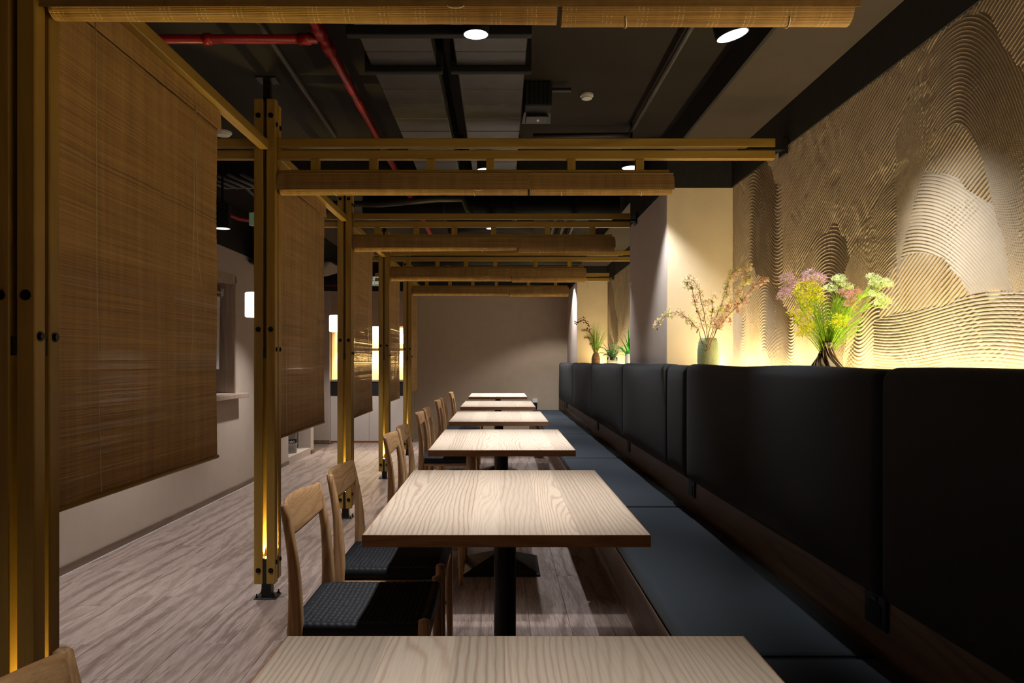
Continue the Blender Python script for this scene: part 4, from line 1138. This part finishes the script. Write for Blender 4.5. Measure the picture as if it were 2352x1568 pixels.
def spray(tips, label):
    t = thing('feathery_greens', label, 'greenery', sv, group=None); m = MB()
    for i in range(190):
        tx = random.uniform(1850, 1985); ty = random.uniform(680, 765)
        e = at(tx, ty, 2.82+random.uniform(-.06,.06))-Vector(sv); b = Vector((random.uniform(-.015,.015), random.uniform(-.015,.015), .13))
        pp = bez(b, Vector((e.x*.35, e.y*.3, e.z*.8)), e, 6); m.tube(pp, [.0011]*3+[.0008]*4, 3, False)
        for q in range(5):
            a = pp[2+q % 5]; d = (e-b).normalized()
            m.tube([a, a+(d+rv(.5)).normalized()*random.uniform(.012,.03)], [.0006,.0003], 3, False)
    o = obj('fronds', m, M['stem'], t, fix=False); o['kind'] = 'stuff'
spray(None, 'mass of fine bright green fronds filling the neck of the swirled vase')
# blossoming twigs in the green vase
def twig(path, y, label, dens=1.0, mats=('blush','cremeleaf')):
    base = Vector(gv)+Vector((random.uniform(-.02,.02), random.uniform(-.02,.02), .16))
    P = [base]+[at(px, py, y+.05*i/len(path)) for i, (px, py) in enumerate(path)]
    t = thing('blossom_twig', label, 'branch', base, group='blossoming twigs in the green vase')
    pts = []
    for i in range(len(P)-1):
        for s_ in range(4): pts.append(P[i].lerp(P[i+1], s_/4)+rv(.0015))
    pts.append(P[-1]); n = len(pts)
    obj('stem', MB().tube([p-base for p in pts], [.0026-.0016*i/n for i in range(n)], 6), M['twig'], t, smooth=True)
    A, B, C_ = MB(), MB(), MB(); st = MB()
    for i in range(4, n):
        for q in range(max(2, int(3.2*dens))):
            d = (rv()+Vector((0,0,.3))).normalized(); p = pts[i]+rv(.004); e = p+d*random.uniform(.010,.026)
            st.tube([p-base, e-base], [.0008,.0006], 3, False)
            tgt = A if random.random() < .5 else B
            for z in range(int(15*dens)): star(tgt, e-base+rv(.0075), rv(), random.uniform(.0045,.0085))
        if random.random() < .45:
            d = rv().normalized(); leaf(C_, pts[i]-base, d, (0,0,1), .028, .016, .2, 3)
    for nm_, m, mt in (('side_twigs', st, M['twig']), ('blossoms', A, M[mats[0]]), ('buds', B, M[mats[1]]), ('leaves', C_, M['dleaf'])):
        if m.v: o = obj(nm_, m, mt, t, fix=False); o['kind'] = 'stuff'
twig([(1603,755),(1580,730),(1555,715),(1530,722),(1505,752)], 4.36, 'blossoming twig arching farthest left and down', .8)
twig([(1612,745),(1597,700),(1590,665),(1572,640)], 4.40, 'blossoming twig rising left with tip above the arching one', .7)
twig([(1622,750),(1613,700),(1606,665),(1592,645),(1580,640)], 4.48, 'blossoming twig rising steeply just left of the vase centre', .7)
twig([(1632,745),(1636,705),(1638,680)], 4.42, 'short blossoming twig straight above the green vase', .9)
twig([(1640,745),(1655,705),(1668,665),(1680,630),(1715,615)], 4.12, 'blossoming twig with the highest tip, right of the vase', 1.1)
twig([(1645,750),(1668,718),(1690,690),(1712,650),(1722,640)], 4.08, 'blossoming twig leaning right below the highest one', 1.1)
twig([(1648,755),(1672,725),(1695,700),(1725,665),(1758,640)], 3.85, 'blossoming twig reaching farthest right over the combed wall', .8, ('rose','blush'))
twig([(1642,752),(1655,730),(1668,712)], 4.34, 'short dense blossoming twig low at the right of the vase', 1.2)
# far arrangements
def blades(loc, n, L0, L1, spread, wdt, mat, label, name='grass_bunch', zb=.2, cat='plant', droop=.25):
    t = thing(name, label, cat, loc); m = MB()
    for i in range(n):
        a = random.random()*2*PI; r = random.random()**.6*spread; L = random.uniform(L0, L1)
        d = Vector((math.cos(a)*r, math.sin(a)*r, 1)); side = Vector((-math.sin(a), math.cos(a), 0)); b = Vector((random.uniform(-.015,.015), random.uniform(-.015,.015), zb))
        vs = []; fs = []
        for j in range(7):
            q = j/6; c = b+d.normalized()*L*q+Vector((math.cos(a), math.sin(a), -.9))*droop*r*L*q*q; wd = wdt*(1-q)**.7+.0003
            vs += [tuple(c-side*wd/2), tuple(c+side*wd/2)]
            if j: fs.append((2*j-2, 2*j-1, 2*j+1, 2*j))
        m.add(vs, fs)
    o = obj('blades', m, M[mat], t, fix=False); o['kind'] = 'stuff'
    return t
blades(bv, 130, .25, .47, .48, .0055, 'grass', 'tall green grass bunch in the brown jug')
t = thing('pampas_plume', 'pale feathery plume drooping left out of the brown jug', 'plume', bv); m = MB()
for pl in ((1340,758),(1345,775),(1357,790)):
    e = at(pl[0], pl[1], 9.6)-Vector(bv); pp = bez((0,0,.24), (-.03,0,e.z+.02), e, 12); 
    for i in range(2, 13):
        for q in range(46):
            d = ((pp[min(i+1,12)]-pp[max(i-1,0)]).normalized()+rv(.55)).normalized(); m.tube([pp[i]+rv(.003), pp[i]+d*random.uniform(.02,.042)], [.0009,.0004], 3, False)
o = obj('plume', m, M['pampas'], t, fix=False); o['kind'] = 'stuff'
t = thing('budded_stem', 'dark stem of plum-coloured buds arching left from the brown jug', 'branch', bv); m = MB(); s_ = MB()
P = [Vector((0,0,.24))]+[at(px, py, 9.6)-Vector(bv) for px, py in ((1358,770),(1352,745),(1340,733),(1322,740))]
pts = [P[i].lerp(P[i+1], k/4) for i in range(4) for k in range(4)]+[P[-1]]
obj('stem', MB().tube(pts, .0025, 5), M['twig'], t, smooth=True)
for p in pts[6:]:
    for q in range(4):
        c = p+rv(.014); m.rbox(c-Vector((.007,)*3), c+Vector((.007,)*3), .0069, 2)
o = obj('buds', m, M['plum'], t, smooth=True, fix=False); o['kind'] = 'stuff'
t = thing('potted_fern', 'feathery blue-green fern standing in the clear glass pot', 'fern', fv); m = MB()
for k in range(17):
    a = k*2.4; L = random.uniform(.15,.24); el = .25+.6*random.random()
    e = Vector((math.cos(a)*L, math.sin(a)*L*.8, .17+L*el-.05)); pp = bez((0,0,.12), (e.x*.45, e.y*.45, e.z+.07), e, 12)
    m.tube(pp, .0014, 4, False)
    for i in range(2, 12):
        d = (pp[i+1]-pp[i]).normalized(); sd = d.cross(Vector((0,0,1))).normalized()
        for g in (-1, 1): leaf(m, pp[i], sd*g+d*.5, (0,0,1), .060*(1.1-i/13), .015, .2, 3)
o = obj('fronds', m, M['fern'], t, fix=False); o['kind'] = 'stuff'
blades(fv, 7, .17, .24, .55, .03, 'fern', 'broad light green leaves rising from the clear glass pot', 'leaf_cluster', .12)
blades(wv_, 26, .20, .32, .75, .022, 'palm', 'vivid green palm-like leaves peeping out behind the first pier', 'palm_sprig', .15, droop=.5)
